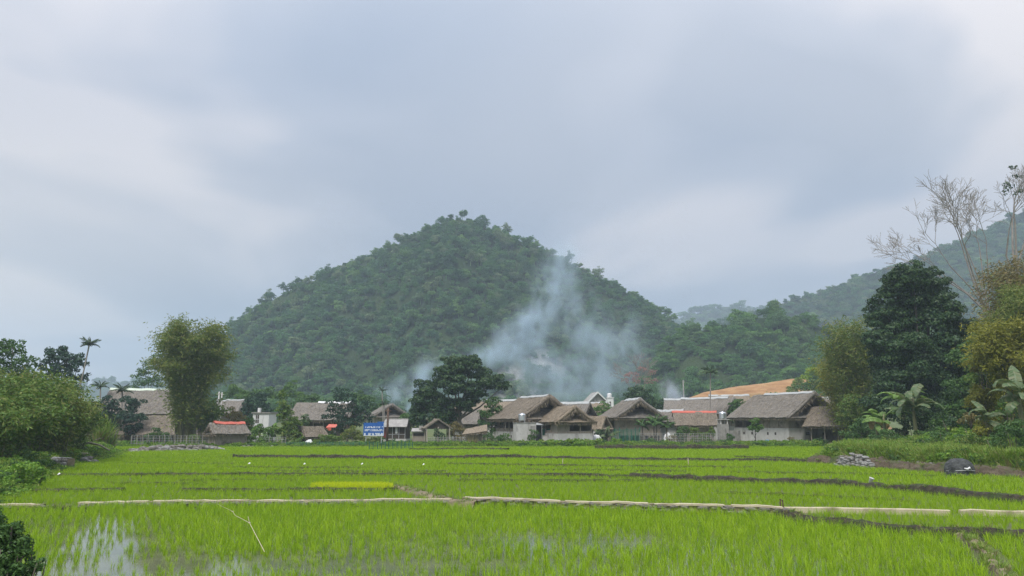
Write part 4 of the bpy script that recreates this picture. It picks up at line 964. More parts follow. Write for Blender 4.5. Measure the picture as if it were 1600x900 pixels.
    if walls != 'open':
        for s in 'fblr':
            a, b = spans[s]; n = max(2, int(round((b-a)/1.5))); op = [o for o in opens if o[0] == s]
            for i in range(n):
                u0, u1 = a+(b-a)*i/n, a+(b-a)*(i+1)/n; hit = [o for o in op if o[1] <= (i+.5)/n <= o[2]]
                if hit:
                    zlo, zhi = zb+(top-zb)*hit[0][3], zb+(top-zb)*hit[0][4]
                    if zlo > zb+.05: wall(s, u0+.03, u1-.03, zb+.01, zlo, .05, wm, 'wall_panel')
                    if zhi < top-.05: wall(s, u0+.03, u1-.03, zhi, top, .05, wm, 'wall_panel')
                else: wall(s, u0+.03, u1-.03, zb+.01, top, .05, wm, 'wall_panel')
    mbp = []
    for s in ('f', 'l', 'r'):
        a, b = spans[s]; n = max(2, int(round((b-a)/(1.5 if walls != 'open' else 2.6))))
        for i in range(n+1):
            c = a+(b-a)*i/n
            if s != 'f' and i in (0,): continue
            wall(s, c-.06, c+.06, zb-.05 if zb else -.3, top+.1, .12, M_DEADWOOD if walls == 'open' else M_WOOD, 'post', .012)
    return root
K = .0777
# the big house at right
thatch_house('big thatched house with pale ridge and grey concrete lower wall at right', 1228, 94.5, 24, 9.2, 10.6, 2.85, 5.75, .9, .50, 1.7, .26, M_THATCH_G, M_SHEET, .36, (0,.8),
             base=1.8, opens=(('l',.45,1.0,.05,.95), ('f',.36,.58,.0,.22), ('f',.85,1.0,.0,.3)), hood=.42,
             vents=(('f',.36,1.15,.62,.36),('f',.72,1.12,.85,.36),('l',.82,1.15,.28,.32),('l',.66,1.15,.28,.32),('l',.22,1.15,.28,.32),('l',.36,1.15,.28,.32)))
thatch_house('thatched house with pale ridge showing behind the big house at right', 1304, 108, 70, 6.5, 7.0, 3.0, 5.55, .6, .5, 1.1, .22, M_THATCH, M_SHEET, .5, cap_span=(0,1), detail=.6)
thatch_house('low thatched lean-to with posts beside the big house at right', 1318, 88, 52, 5.0, 7.5, 1.9, 4.15, 1.6, .62, 2.0, .22, M_THATCH, None, walls='board', opens=(('l',.0,1,.1,.9),('f',.2,.8,.0,.9)), wall_mat=M_WOOD, detail=.8, verge=False)
# the main house in the middle with its wing
thatch_house('thatched house with steel water tank before it at the centre', 834, 92, 22, 8.4, 9.6, 2.62, 5.25, .9, .50, 1.6, .26, M_THATCH, M_SHEET, .34, (0,.9), base=1.35,
             opens=(('l',.1,.9,.28,.95), ('f',.0,1.0,.25,.9)), hood=.46, vents=(('l',.3,.8,.3,.3),('l',.7,.8,.3,.3)))
thatch_house('smaller thatched wing with slatted windows right of the centre house', 884, 86.2, 20, 5.0, 5.6, 2.35, 4.05, .7, .62, 1.0, .24, M_THATCH_N, None, base=1.25, opens=(('f',.26,.95,.22,.95),('l',.3,.7,.3,.9)), hood=.40, inset=.45)
thatch_house('thatched roof with pale ridge peeking between the centre house and its wing', 892, 104, 60, 5.5, 6.0, 2.7, 4.7, .6, .5, 1, .22, M_THATCH_G, M_SHEET, .4, detail=.6)
thatch_house('pale ridged thatched house half hidden by the small tree', 762, 112, 82, 7.0, 10.0, 3.1, 5.1, .8, .5, 1.2, .22, M_THATCH_N, M_SHEET, .45, detail=.6)
# houses right of the centre
thatch_house('thatched house behind palms and green netting right of the centre', 988, 98, 9, 6.8, 7.4, 2.85, 5.15, .7, .54, 1.3, .24, M_THATCH_G, M_SHEET, .42, (.0,.75), walls='board', opens=(('f',.0,1.0,.0,.28),('l',.2,.8,.3,.9)), hood=.4)
thatch_house('small thatched house with dark open gable left of the red ridged roof', 1046, 99, 62, 3.8, 4.2, 2.35, 3.75, .45, .5, .8, .22, M_THATCH_G, M_SHEET, .36, detail=.8, walls='board', wall_mat=M_WHITE)
thatch_house('grey thatched house with red sheet along its ridge', 1086, 97, 86, 4.2, 5.6, 1.9, 3.55, .25, .4, .5, .22, M_THATCH, M_RED, .30, walls='board', skirt=False, back_skirt=False, verge=False)
thatch_house('wide thatched house with pale ridge behind the red ridged roof', 1108, 108, 46, 7.4, 8.6, 3.2, 5.45, .7, .46, 1.4, .24, M_THATCH_G, M_SHEET, .40, (.1,1), hood=.4, detail=.8)
thatch_house('thatched house with long pale ridge left of the wide one', 1072, 116, 78, 7.0, 6.5, 3.2, 5.35, .7, .46, 1.2, .24, M_THATCH_G, M_SHEET, .42, detail=.6)
thatch_house('pale brown thatched roof below the cleared slope', 1142, 122, 84, 6.2, 6.5, 3.6, 6.1, .5, .4, .8, .22, M_THATCH_N, M_SHEET, .3, detail=.6)
thatch_house('light thatched roof behind the small round tree', 920, 122, 70, 5.6, 6.6, 2.6, 4.9, .6, .5, 1, .22, M_THATCH_N, M_SHEET, .3, detail=.6)
thatch_house('low brown thatched shed end right of the wing', 930, 90, 55, 2.6, 3.4, 1.5, 3.0, .5, .6, .8, .22, M_THATCH_N, None, detail=.8, walls='open', verge=False)
# left half
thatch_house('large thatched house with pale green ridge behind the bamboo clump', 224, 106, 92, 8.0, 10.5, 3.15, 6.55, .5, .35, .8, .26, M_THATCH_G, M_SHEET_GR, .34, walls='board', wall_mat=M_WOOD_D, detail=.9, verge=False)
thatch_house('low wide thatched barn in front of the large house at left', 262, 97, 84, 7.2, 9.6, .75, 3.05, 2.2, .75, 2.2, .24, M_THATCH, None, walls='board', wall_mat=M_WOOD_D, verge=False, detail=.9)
thatch_house('small thatched hut with red ridge sheet at the field edge', 354, 81.5, -48, 3.1, 3.9, 1.15, 2.25, .35, .55, .6, .2, M_THATCH_G, M_RED, .34, (.12,.98), walls='board', wall_mat=M_WOOD, inset=.35, hood=.26, name='thatched_hut', cat='hut', opens=(('r',.4,.62,.0,1.0),))
thatch_house('far grey thatched roof beside the two concrete poles', 356, 124, 88, 5.0, 4.6, 3.2, 5.3, .4, .4, .8, .22, M_THATCH_G, M_SHEET, .2, detail=.5)
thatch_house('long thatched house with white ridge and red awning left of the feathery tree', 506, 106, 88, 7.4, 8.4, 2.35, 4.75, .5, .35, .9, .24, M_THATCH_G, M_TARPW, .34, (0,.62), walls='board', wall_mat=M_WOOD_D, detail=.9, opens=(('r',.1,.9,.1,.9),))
thatch_house('small round backed thatched hut with white sheet at its door', 487, 88, -50, 2.4, 2.9, .75, 1.9, .5, .6, .7, .2, M_THATCH, None, walls='board', inset=.3, name='thatched_hut', cat='hut', hood=.2, opens=(('f',.3,.9,.0,1.0),))
thatch_house('grey thatched gable house behind the signboard', 606, 120, 22, 6.6, 5.0, 2.7, 4.75, .5, .5, 1, .22, M_THATCH_G, None, detail=.7, hood=.3, wall_mat=M_CONC)
thatch_house('brown thatched roof behind the trunk of the large dark tree', 728, 106, 82, 5.4, 4.2, 1.9, 3.9, .4, .4, .8, .22, M_THATCH_G, None, detail=.6)
thatch_house('open thatched shelter on pale posts left of the dry shrub', 682, 87, 14, 3.0, 2.6, 1.75, 2.75, .0, .5, .6, .14, M_THATCH, None, walls='open', skirt=False, back_skirt=False, verge=False, inset=.2, name='thatched_shelter', cat='shelter')
def leaning_shed():
    Y = 87; p = at(744, 690, Y); z0 = gz(p.x, Y); rng = np.random.default_rng(4)
    root = empty('thatched_shed', (p.x, Y, z0), 0, 'low brown thatched shed with slanting roof left of the centre house', 'shed')
    mb = MB(); slab(mb, (-1.55, -1.0, .95), (1.3, -1.0, 1.35), (1.25, .7, 2.05), (-1.2, .7, 1.55), .18, 14, 8, rng, 4, .04); mb.build('roof', M_THATCH_N, root)
    link('eave_straw', quads_mesh('eave_straw', straw_fringe((-1.55,-1.0,1.05), (1.3,-1.0,1.45), (0,-.4,-1), 150, rng, .22)), M_STRAW, root)['kind'] = 'stuff'
    mb = MB(); slab(mb, (1.3, .7, 1.3), (-1.3, .7, 1.0), (-1.2, .62, 1.5), (1.25, .62, 2.0), .14, 8, 3, rng, 2, .03); mb.build('roof', M_THATCH_G, root)
    for x, y, h in ((-1.3,-.75,1.05),(-.3,-.75,1.2),(.7,-.75,1.3),(1.15,-.75,1.4),(-1.1,.6,1.5),(1.1,.6,1.95)): MB().tube([(x,y,-.3),(x+.02,y,h)], .05, 6).build('post', M_DEADWOOD, root)
    MB().box(-1.1, 1.05, -.2, -.12, 0, 1.1).build('wall', M_WOOD, root)
leaning_shed()
def box_shed():
    Y = 88; p = at(655, 690, Y); z0 = gz(p.x, Y); root = empty('plank_shed', (p.x, Y, z0), R(4), 'small grey plank shed with sloping tiled roof left of the open shelter', 'shed')
    MB().box(-.7, .7, -.55, .6, -.2, 1.35).build('wall', M_WOOD, root); MB().box(-.62, .62, -.575, -.555, .95, 1.25).build('opening', M_WOOD_D, root)
    MB().hexa([(-.9,-.85,1.42),(.9,-.85,1.42),(.9,.8,1.75),(-.9,.8,1.75),(-.9,-.85,1.5),(.9,-.85,1.5),(.9,.8,1.83),(-.9,.8,1.83)]).build('roof', M_TILE, root)
    MB().box(-.78, -.71, -.62, -.56, -.2, 1.42).build('post', M_DEADWOOD, root)
    MB().box(-.05, .38, -.2, .3, 1.68, 2.1).build('chimney', M_CONC_D, root)
    return root
box_shed()
def red_house():
    Y = 92; p = at(619, 690, Y); z0 = gz(p.x, Y); root = empty('wooden_house', (p.x, Y, z0), R(-8), 'small dark wooden house with red side and grey tiled roof', 'house')
    MB().box(-1.5, 1.55, -1.1, 1.2, -.3, .52).build('base', M_CONC, root)
    MB().box(-1.35, 1.4, -.95, 1.1, .52, 2.05).build('wall', M_WOOD_D, root); MB().box(-1.36, -.95, -.985, -.955, .54, 2.03).build('red_board', M_REDWOOD, root)
    MB().box(-1.385, -1.355, -.94, 1.0, .54, 2.03).build('red_board', M_REDWOOD, root)
    f = MB().box(.15, .42, -.985, -.955, 1.15, 1.85).build('door_curtain', M_TARPW, root)
    for x in (-.9, -.2, .6, 1.36): MB().box(x-.03, x+.03, -1.0, -.955, .54, 2.04).build('post', M_IRON, root)
    MB().box(-.85, 1.33, -1.0, -.965, 1.02, 1.07).build('rail', M_IRON, root)
    for sy in (-1, 1):
        mb = MB(); n = 22
        V = []; Fc = []
        for i in range(n*2+1):
            x = -1.6+3.3*i/(n*2); dz = .03 if i % 2 else 0
            V += [(x+.22*0, sy*1.45, 1.95+dz), (x*.86, .0, 2.85+dz), (x, sy*1.45, 1.90+dz), (x*.86, 0, 2.80+dz)]
        for i in range(n*2): a = i*4; b = a+4; Fc += [(a, b, b+1, a+1), (a+2, a+3, b+3, b+2), (a, a+2, b+2, b)]
        mb.add(V, Fc).build('roof_slope', M_TILE, root)
    MB().bar((-1.4, 0, 2.88), (1.45, 0, 2.88), .16, .1).build('ridge_cap', M_TILE, root)
    for x in (-1.33, 1.38): MB().add([(x,-.95,2.03),(x,1.1,2.03),(x,.05,2.75),(x+.05,-.95,2.03),(x+.05,1.1,2.03),(x+.05,.05,2.75)],[(0,2,1),(3,4,5),(0,3,5,2),(1,2,5,4),(0,1,4,3)]).build('gable_panel', M_WOOD_D, root)
red_house()
def white_block():
    Y = 100; p = at(411, 690, Y); z0 = gz(p.x, Y); root = empty('concrete_house', (p.x, Y, z0), R(-6), 'small white flat roofed concrete house with one tall window', 'house')
    h = at(411, 646, Y).z-z0; MB().box(-1.05, 1.15, -1.2, 1.2, -.3, h).build('wall', M_WHITE, root); MB().box(-1.2, 1.3, -1.35, 1.35, h, h+.14).build('roof', M_CONC_D, root)
    w = MB().box(-.62, -.2, -1.225, -1.205, h-1.25, h-.2).build('window', M_WOOD_D, root)
    MB().box(-.66, -.16, -1.25, -1.23, h-.78, h-.72).build('frame', M_WHITE, w); MB().box(-.43, -.39, -1.25, -1.23, h-1.25, h-.2).build('frame', M_WHITE, w)
    MB().box(-.8, -.5, -.4, 0, h+.14, h+.72).build('chimney', M_WHITE, root)
    a = MB(); a.box(-1.5, -.9, -1.3, -1.2, h-1.6, h-1.3).build('bracket', M_IRON, root)
white_block()
def modern_house():
    Y = 152; p = at(930, 660, Y); z0 = gz(p.x, Y); k = mpp(Y); root = empty('white_house', (p.x, Y, z0), R(6), 'white modern house with steep grey gable and white trim in the smoke', 'house')
    he = at(930, 631, Y).z-z0; hr = at(930, 614, Y).z-z0; w = 2.0
    MB().box(-1.75, 1.75, -2.5, 2.5, -.3, he).build('wall', M_WHITE, root)
    MB().add([(-2.1,-2.5,he),(2.1,-2.5,he),(0,-2.5,hr-.25),(-2.1,2.5,he),(2.1,2.5,he),(0,2.5,hr-.25)], [(0,1,2),(5,4,3),(0,3,4,1)]).build('gable_panel', M_TILE, root)
    for s in (-1, 1):
        MB().hexa([(s*2.4,-3,he-.15),(0,-3,hr),(0,3,hr),(s*2.4,3,he-.15),(s*2.4,-3,he-.02),(0,-3,hr+.14),(0,3,hr+.14),(s*2.4,3,he-.02)]).build('roof_slope', M_TILE, root)
        MB().hexa([(s*2.45,-3.12,he-.28),(0,-3.12,hr-.16),(0,-3.01,hr-.16),(s*2.45,-3.01,he-.28),(s*2.45,-3.12,he+.02),(0,-3.12,hr+.2),(0,-3.01,hr+.2),(s*2.45,-3.01,he+.02)]).build('trim', M_WHITE, root)
    MB().box(-2.3, 2.3, -3.0, -2.55, he-.3, he-.1).build('cornice', M_WHITE, root)
    for x in (-.8, .8):
        wd = MB().box(x-.4, x+.4, -2.53, -2.505, he-1.7, he-.7).build('window', M_WOOD_D, root); MB().box(x-.03, x+.03, -2.56, -2.535, he-1.7, he-.7).build('frame', M_WHITE, wd)
    p2 = at(954, 660, 150); t = empty('white_tower', (p2.x, 150, gz(p2.x, 150)), 0, 'narrow white water tower with rounded top beside the white house', 'tower'); zt = at(954, 622, 150).z-gz(p2.x, 150)
    MB().box(-.62, .62, -.6, .6, -.3, zt).build('shaft', M_WHITE, t); MB().box(-.72, .72, -.7, .7, zt, zt+.15).build('cornice', M_WHITE, t)
    MB().lathe([(.0,.0),(.42,.0),(.45,.1),(.45,.62),(.36,.78),(.0,.84)], 12, (-.1, 0, zt+.15)).build('tank', M_TARPW, t, True)
    MB().box(-.25, .1, -.625, -.605, zt-1.5, zt-.7).build('window', M_WOOD_D, t)
modern_house()
def water_tank(label, px, Y, zb, r, h, legs):
    p = at(px, 690, Y); root = empty('water_tank', (p.x, Y, zb), 0, label, 'water tank')
    pr = [(0, legs), (r, legs), (r*1.02, legs+h*.04)]
    for i in range(5): z = legs+h*(.1+.15*i); pr += [(r*1.0, z), (r*1.04, z+h*.035), (r, z+h*.07)]
    pr += [(r, legs+h*.84), (r*.8, legs+h*.93), (r*.3, legs+h), (.0, legs+h)]
    MB().lathe(pr, 20).build('drum', M_STEEL, root, True)
    MB().lathe([(r*.32, legs+h*.97), (r*.32, legs+h*1.05), (0, legs+h*1.06)], 12).build('lid', M_STEEL, root, True)
    for a in range(4):
        c, s = math.cos(a*math.pi/2+.78)*r*.9, math.sin(a*math.pi/2+.78)*r*.9; MB().bar((c, s, 0), (c, s, legs+.03), .06).build('leg', M_IRON, root)
    MB().box(-r*.75, r*.75, -r*.75, r*.75, legs-.06, legs-.003).build('stand', M_IRON, root)
def tank_house():
    Y = 85.5; p = at(820, 690, Y); z0 = gz(p.x, Y); root = empty('tank_base', (p.x, Y, z0), R(10), 'stained concrete block base below the steel water tank', 'concrete base')
    h = at(820, 661, Y).z-z0
    MB().box(-1.15, 1.1, -1.0, 1.0, -.3, h).build('wall', M_CONC, root); MB().box(-1.2, 1.15, -1.05, 1.05, h, h+.07).build('slab', M_CONC_D, root)
    q = MB(); q.box(.45, 1.0, -1.03, -1.005, .1, h-.3).build('stain_panel', M_CONC_D, root)
    return z0+h+.07
zt = tank_house()
water_tank('shiny steel water tank on the concrete base at the centre', 816, 85.5, zt, .42, .78, .22)
def awning():
    Y = 86.5; p = at(850, 690, Y); z0 = gz(p.x, Y); root = empty('awning', (p.x, Y, z0), R(6), 'pale sheet awning over a dark open porch at the centre', 'awning')
    zt = at(850, 664, Y).z-z0
    MB().hexa([(-1.25,-.9,zt),(1.25,-.9,zt-.06),(1.3,.9,zt+.22),(-1.25,.9,zt+.3),(-1.25,-.9,zt+.05),(1.25,-.9,zt-.01),(1.3,.9,zt+.27),(-1.25,.9,zt+.35)]).build('sheet', M_SHEET, root)
    for x in (-1.15, -.35, 1.15): MB().bar((x,-.82,-.2),(x,-.82,zt), .055).build('post', M_IRON, root)
    w = empty('low_wall', (p.x+.55, Y-.7, z0), R(6), 'low grey wall under the pale awning', 'wall'); MB().box(-.75, .75, -.07, .07, -.3, .95).build('wall_body', M_CONC, w); MB().box(-.8, .8, -.1, .1, .95, 1.02).build('wall_cap', M_CONC_D, w)
    d = empty('porch_screen', (p.x+.55, Y-.1, z0), R(6), 'dark green cloth screen hanging in the porch', 'screen'); MB().box(-.75, .75, -.02, .02, .55, 1.75).build('cloth', M_NETG, d); MB().bar((-.8,0,1.78),(.8,0,1.78),.05).build('rod', M_IRON, d)
awning()
def front_wall():
    Y = 84.0; a = at(862, 690, Y); z0 = gz(a.x, Y)
    root = empty('concrete_wall', (at(891, 690, Y).x, Y+.4, z0), R(12), 'grey concrete wall along the foot of the thatched wing', 'wall')
    MB().box(-2.0, 2.15, -.1, .1, -.3, 1.18).build('wall_body', M_CONC, root); MB().box(-2.05, 2.2, -.13, .13, 1.18, 1.26).build('wall_cap', M_CONC_D, root)
    for x in (-1.2, -.1, 1.0): MB().box(x-.05, x+.05, -.125, -.105, -.2, 1.17).build('pier', M_CONC_D, root)
front_wall()
def right_tank():
    Y = 90; p = at(1131, 690, Y); z0 = gz(p.x, Y); root = empty('tank_pillar', (p.x, Y, z0), R(8), 'rough concrete pillar wall carrying the water tank left of the big house', 'concrete base')
    h = at(1131, 656, Y).z-z0; MB().box(-.55, .5, -.5, .5, -.3, h*.82).build('pillar', M_CONC_D, root)
    for x in (-.42, .38): MB().box(x-.07, x+.07, -.42, -.28, h*.82, h).build('post', M_CONC, root); MB().box(x-.07, x+.07, .28, .42, h*.82, h).build('post', M_CONC, root)
    MB().box(-.6, .6, -.55, .55, h, h+.08).build('slab', M_CONC, root)
    MB().box(.5, 2.0, -.3, -.15, -.3, 1.5).build('wall', M_CONC_D, root)
    return z0+h+.08
zt2 = right_tank()
water_tank('white steel water tank on the rough pillar left of the big house', 1131, 90, zt2, .44, .80, .06)
def signboard():
    Y = 83; c = at(584, 670.5, Y); root = empty('signboard', (c.x, Y, gz(c.x, Y)), R(-3), 'blue signboard with three lines of white lettering on two posts', 'sign')
    z0 = gz(c.x, Y); z1 = at(584, 681, Y).z-z0; z2 = at(584, 660.5, Y).z-z0; w = 16.2*mpp(Y)
    MB().box(-w, w, -.03, .03, z1, z2).build('board', M_BLUE, root)
    MB().box(.33*w, w, -.03, .03, z2+.003, z2+.12).build('board_top', M_BLUE, root)
    H = z2-z1; rng = random.Random(3); b = -.036
    for (zc, hh, x0, x1) in ((.66,.115,-.80,.90), (.43,.14,-.86,.92), (.13,.16,-.92,.93)):
        x = x0
        while x < x1:
            ww = rng.uniform(.05, .12)
            for part in range(2):
                zz = z1+H*zc+(part-.5)*H*hh*.5; mb = MB().box(w*x, w*min(x1, x+ww*rng.uniform(.6, .95)), b-.004, b, zz-H*hh*.30, zz+H*hh*.30)
                if rng.random() < .86: mb.build('lettering', M_SIGNW, root)
            x += ww+(rng.random() < .2)*.08+.012
    MB().box(-.97*w, .97*w, -.040, -.031, z1+.01, z1+.06).build('border', M_SIGNW, root); MB().box(.965*w, .995*w, -.040, -.031, z1+.07, z2-.01).build('border', M_SIGNW, root)
    for x in (-.75, .75): MB().bar((x*w, .07, -.3), (x*w, .07, z2-.05), .07).build('post', M_IRON, root)
signboard()
def poles():
    for lab, px, py0, py1, Y, r, mat in (('tall concrete utility pole beside the far grey roof', 339, 612, 660, 112, .13, M_CONC), ('shorter concrete utility pole just right of the taller one', 343.5, 613, 660, 115, .11, M_CONC),
                                      ('brown wooden post standing right of the blue signboard', 604.5, 637, 700, 84, .14, M_BARK_R), ('slim pale pole at the edge of the lower hillside wood', 1069, 594, 640, 150, .13, M_CONC_D)):
        p = at(px, py1, Y); z0 = gz(p.x, Y); h = at(px, py0, Y).z-z0; root = empty('utility_pole', (p.x, Y, z0), 0, lab, 'pole')
        MB().tube([(0,0,-.4),(.01,0,h*.5),(.03,0,h)], [r, r*.9, r*.75], 8).build('shaft', mat, root, True); MB().bar((-.35,0,h-.35),(.4,0,h-.33),.07).build('crossarm', mat, root)
poles()
def awnings_small():
    Y = 100; p = at(519, 667, Y); z = gz(p.x, Y); root = empty('red_awning', (p.x, Y, z), R(-4), 'small red awning at the front of the long house', 'awning')
    h = p.z-z; MB().hexa([(-.6,-.7,h-.1),(.65,-.7,h-.1),(.65,.5,h+.3),(-.6,.5,h+.3),(-.6,-.7,h-.04),(.65,-.7,h-.04),(.65,.5,h+.36),(-.6,.5,h+.36)]).build('sheet', M_RED, root)
    MB().box(-.6, .1, -.72, -.68, h-.5, h-.1).build('flap', M_RED, root)
    for x in (-.55, .6): MB().bar((x,-.65,-.2),(x,-.65,h-.08),.05).build('post', M_IRON, root)
    Y = 84; p = at(482, 690, Y); z = gz(p.x, Y); 
    def sheet(lab, px, Y, w, h, d, mat, cat='sheet', seed=1):
        p = at(px, 690, Y); z = gz(p.x, Y); n, m = 16, 10; V = []; Fc = []; 
        for j in range(m):
            for i in range(n):
                u, v = i/(n-1)*2-1, j/(m-1)*2-1; r = max(0, 1-u*u*.95-v*v*.9); V.append((u*w/2, v*d/2, h*r**.6*(1+.25*fnoise(u*2, v*2, seed, 1.5))-.04))
        for j in range(m-1):
            for i in range(n-1): Fc.append((j*n+i, j*n+i+1, (j+1)*n+i+1, (j+1)*n+i))
        o = link('plastic_sheet', mesh_py('plastic_sheet', V, Fc), mat, None, True); o.location = (p.x, Y, z); tag(o, lab, cat)
    sheet('white plastic sheet heaped in front of the round backed hut', 483, 84.5, 1.1, .55, .8, M_WHITE)
    sheet('blue plastic sheet on the ground before the big house', 1199, 86, .95, .55, .8, M_TARPB, seed=4)
    sheet('small white bundle on the grass right of the red ridged hut', 411, 80, .45, .3, .4, M_TARPW, 'bundle', 6)
    sheet('white bundle on the field edge below the small hut', 461, 79, .55, .2, .4, M_WHITE, 'bundle', 8)
    sheet('pale sheet leaning below the low brown shed end', 932, 87, 1.5, 1.1, .8, M_TARPW, seed=9)
    sheet('white sheet hanging behind the palms below the dark gabled house', 1044, 95, 1.3, 1.15, .5, M_WHITE, seed=11)
awnings_small()
# ------------------------------------------------------------------ trees and plants of the village
tree('broad_tree', 'large dark spreading tree at the centre with smoke behind it',
     [(715,575,24,18),(740,580,22,18),(690,590,22,18),(765,596,22,17),(783,606,16,10),(668,612,22,18),(710,605,28,22),(745,608,24,20),(655,634,18,18),(680,640,26,22),(712,636,24,20),(652,656,14,14),(690,660,24,12),(662,666,14,8),(737,628,16,13),(705,565,16,12),(738,566,14,12),(700,655,22,14)],
     96, 731, .27, M_DARK, M_BARK, .30, 1.25, sub=13)
tree('small_tree', 'small light leafed tree between the dark tree and the centre house', [(770,630,15,13),(762,650,15,14),(783,648,14,14),(770,668,16,13),(755,664,9,9)], 95, 768, .22, M_MID, None, .12, .75)
tree('feathery_tree', 'feathery grey green tree above the blue signboard', [(530,618,14,12),(545,622,18,13),(522,638,16,13),(548,645,22,15),(570,640,12,12),(515,652,12,9),(535,660,18,12),(575,655,10,9),(560,660,14,12)], 92, 540, .22, M_BLUEGREEN, None, .14, .6, spread=.8)
tree('cone_tree', 'tall olive green tree like a cone left of the long house', [(442,622,8,14),(440,640,12,14),(446,655,17,15),(452,672,20,14),(440,676,18,13),(456,688,18,9)], 86, 446, .22, M_OLIVE_D, None, .12, .8)
tree('round_tree', 'dark round tree behind the small white concrete house', [(400,628,20,15),(388,640,14,13),(412,640,16,13),(396,650,14,10)], 112, 400, .26, M_BLUEGREEN, None, .16, .9)
tree('round_tree', 'dull green tree above the dark round tree at left', [(410,615,22,10),(385,622,16,10),(430,620,14,9)], 128, 408, .3, M_MID, None, .15, .8)
tree('dark_tree', 'tall dark tree beside the leaning palm at far left', [(85,552,20,11),(105,560,22,14),(122,572,16,12),(72,570,15,13),(95,580,24,13),(130,590,11,10),(112,592,13,9),(78,592,15,9)], 90, 98, .27, M_BLUEGREEN, M_BARK_D, .2, .8)
tree('round_tree', 'dark green tree under the tall dark tree at far left', [(100,618,26,16),(118,634,20,16),(85,636,22,15),(105,652,26,14)], 86, 102, .24, M_DARK, None, .16, .85)
tree('round_tree', 'dark round tree left of the short palm', [(165,634,17,14),(180,648,14,13),(155,652,16,13),(170,664,18,12)], 95, 168, .25, M_BLUEGREEN, None, .15, .9)
tree('round_tree', 'dark round tree before the pale green ridged roof', [(207,634,18,15),(200,652,18,15),(215,656,14,14),(205,672,16,12)], 94, 206, .25, M_BLUEGREEN, None, .15, .9)
tree('airy_tree', 'airy light tree behind the bamboo clump', [(232,572,14,16),(222,590,16,14),(240,600,16,16),(215,604,12,10),(246,560,10,14)], 135, 232, .34, M_MID, None, .16, .5)
tree('airy_tree', 'feathery tall tree at the left edge', [(20,545,26,14),(5,560,24,20),(42,568,18,14),(22,585,30,20),(-20,570,30,28),(40,600,22,16),(-10,610,30,26)], 66, 14, .20, M_MID, None, .16, .62, spread=.8)
tree('dark_tree', 'dark tree behind the pink blossom at the centre right', [(1000,615,20,13),(985,628,16,14),(1012,630,18,14),(996,642,22,10)], 126, 1000, .3, M_DARK, None, .2, .9)
tree('round_tree', 'dark olive tree right of the pink blossom tree', [(1035,636,14,12),(1022,645,14,9),(1052,642,16,12),(1066,648,13,9)], 124, 1046, .28, M_DARK, None, .16, .85)
tree('small_tree', 'light green rounded tree below the white house', [(940,640,13,11),(932,652,12,12),(948,654,12,12),(940,664,14,9)], 112, 940, .24, M_LIGHT, None, .13, .85)
tree('small_tree', 'grey green tree between the water tank and the big house', [(1150,632,12,8),(1162,640,16,10),(1145,648,14,10),(1172,648,10,9),(1155,655,16,8)], 103, 1156, .24, M_MID, None, .13, .85)
tree('sapling', 'slim bright green sapling before the big house', [(1180,661,8,7),(1174,668,7,5),(1187,668,8,5),(1181,672,9,5)], 85, 1178, .13, M_LIGHT, M_BARK_D, .055, .75)
tree('round_tree', 'yellow green flowering tree under the lower hillside', [(1272,582,15,8),(1260,590,10,8),(1284,588,9,8)], 152, 1272, .34, M_BRIGHT, None, .2, .9)
tree('round_tree', 'deep green tree under the yellow green crown', [(1272,598,18,10),(1262,608,16,10),(1288,606,14,11)], 150, 1276, .34, M_MID, None, .2, .9)
tree('airy_tree', 'greyish open tree right of the cleared slope', [(1285,620,16,13),(1268,628,16,10),(1302,625,14,14),(1280,638,18,9)], 138, 1284, .3, M_MID, M_BARK_P, .15, .5)
bamboo('bamboo', 'thin olive bamboo on the cleared slope', 1215, 615, 172, 8.0, 3.2, 26, M_OLIVE_D, leaf=.8, per=70, wid=.16)
bamboo('bamboo', 'second thin bamboo on the cleared slope beside the yellow green tree', 1240, 612, 168, 6.5, 3.0, 22, M_OLIVE, leaf=.8, per=60, wid=.16)
for lab, spec, Y, bx, mt in (('mid green tree behind the long thatched house', [(478,624,15,11),(496,630,14,10),(466,632,12,9)], 128, 482, M_MID), ('pale green tree rising behind the cone shaped tree', [(455,606,13,11),(446,616,13,11),(464,618,12,10)], 140, 455, M_LIGHT),
                       ('green tree left of the two concrete poles', [(324,632,13,12),(316,648,13,12),(330,652,12,10)], 116, 322, M_MID), ('light tree behind the far grey roof', [(366,612,15,11),(352,620,13,10),(380,620,12,9)], 145, 366, M_LIGHT),
                       ('dark leafy tree behind the low lean-to at right', [(1332,632,16,14),(1318,644,12,10),(1344,650,16,12)], 104, 1332, M_DARK), ('bushy tree between the smoke and the small wooden house', [(640,652,12,10),(628,660,10,8)], 118, 636, M_MID),
                       ('grey green tree behind the feathery tree', [(570,628,14,10),(585,638,11,9),(558,620,12,9)], 130, 572, M_MID), ('olive tree between the cleared slope and the yellow green tree', [(1246,600,12,12),(1238,612,12,10)], 160, 1242, M_OLIVE_D)):
    tree('mixed_tree', lab, spec, Y, bx, .27, mt, None, .16, .85)
for lab, spec, Y, mt in (('dark creeper mass right of the dome tree', [(1535,560,16,20),(1545,590,18,20),(1530,620,18,20)], 55, M_DARK), ('brown dry creeper hanging in the right hand wood', [(1545,560,14,10),(1532,575,14,10)], 52, M_RUST),
                       ('pale green young tree low in the right hand wood', [(1568,640,16,16),(1556,656,14,14)], 48, M_LIGHT)):
    bush('creeper', lab, spec, Y, .15, mt, .8)
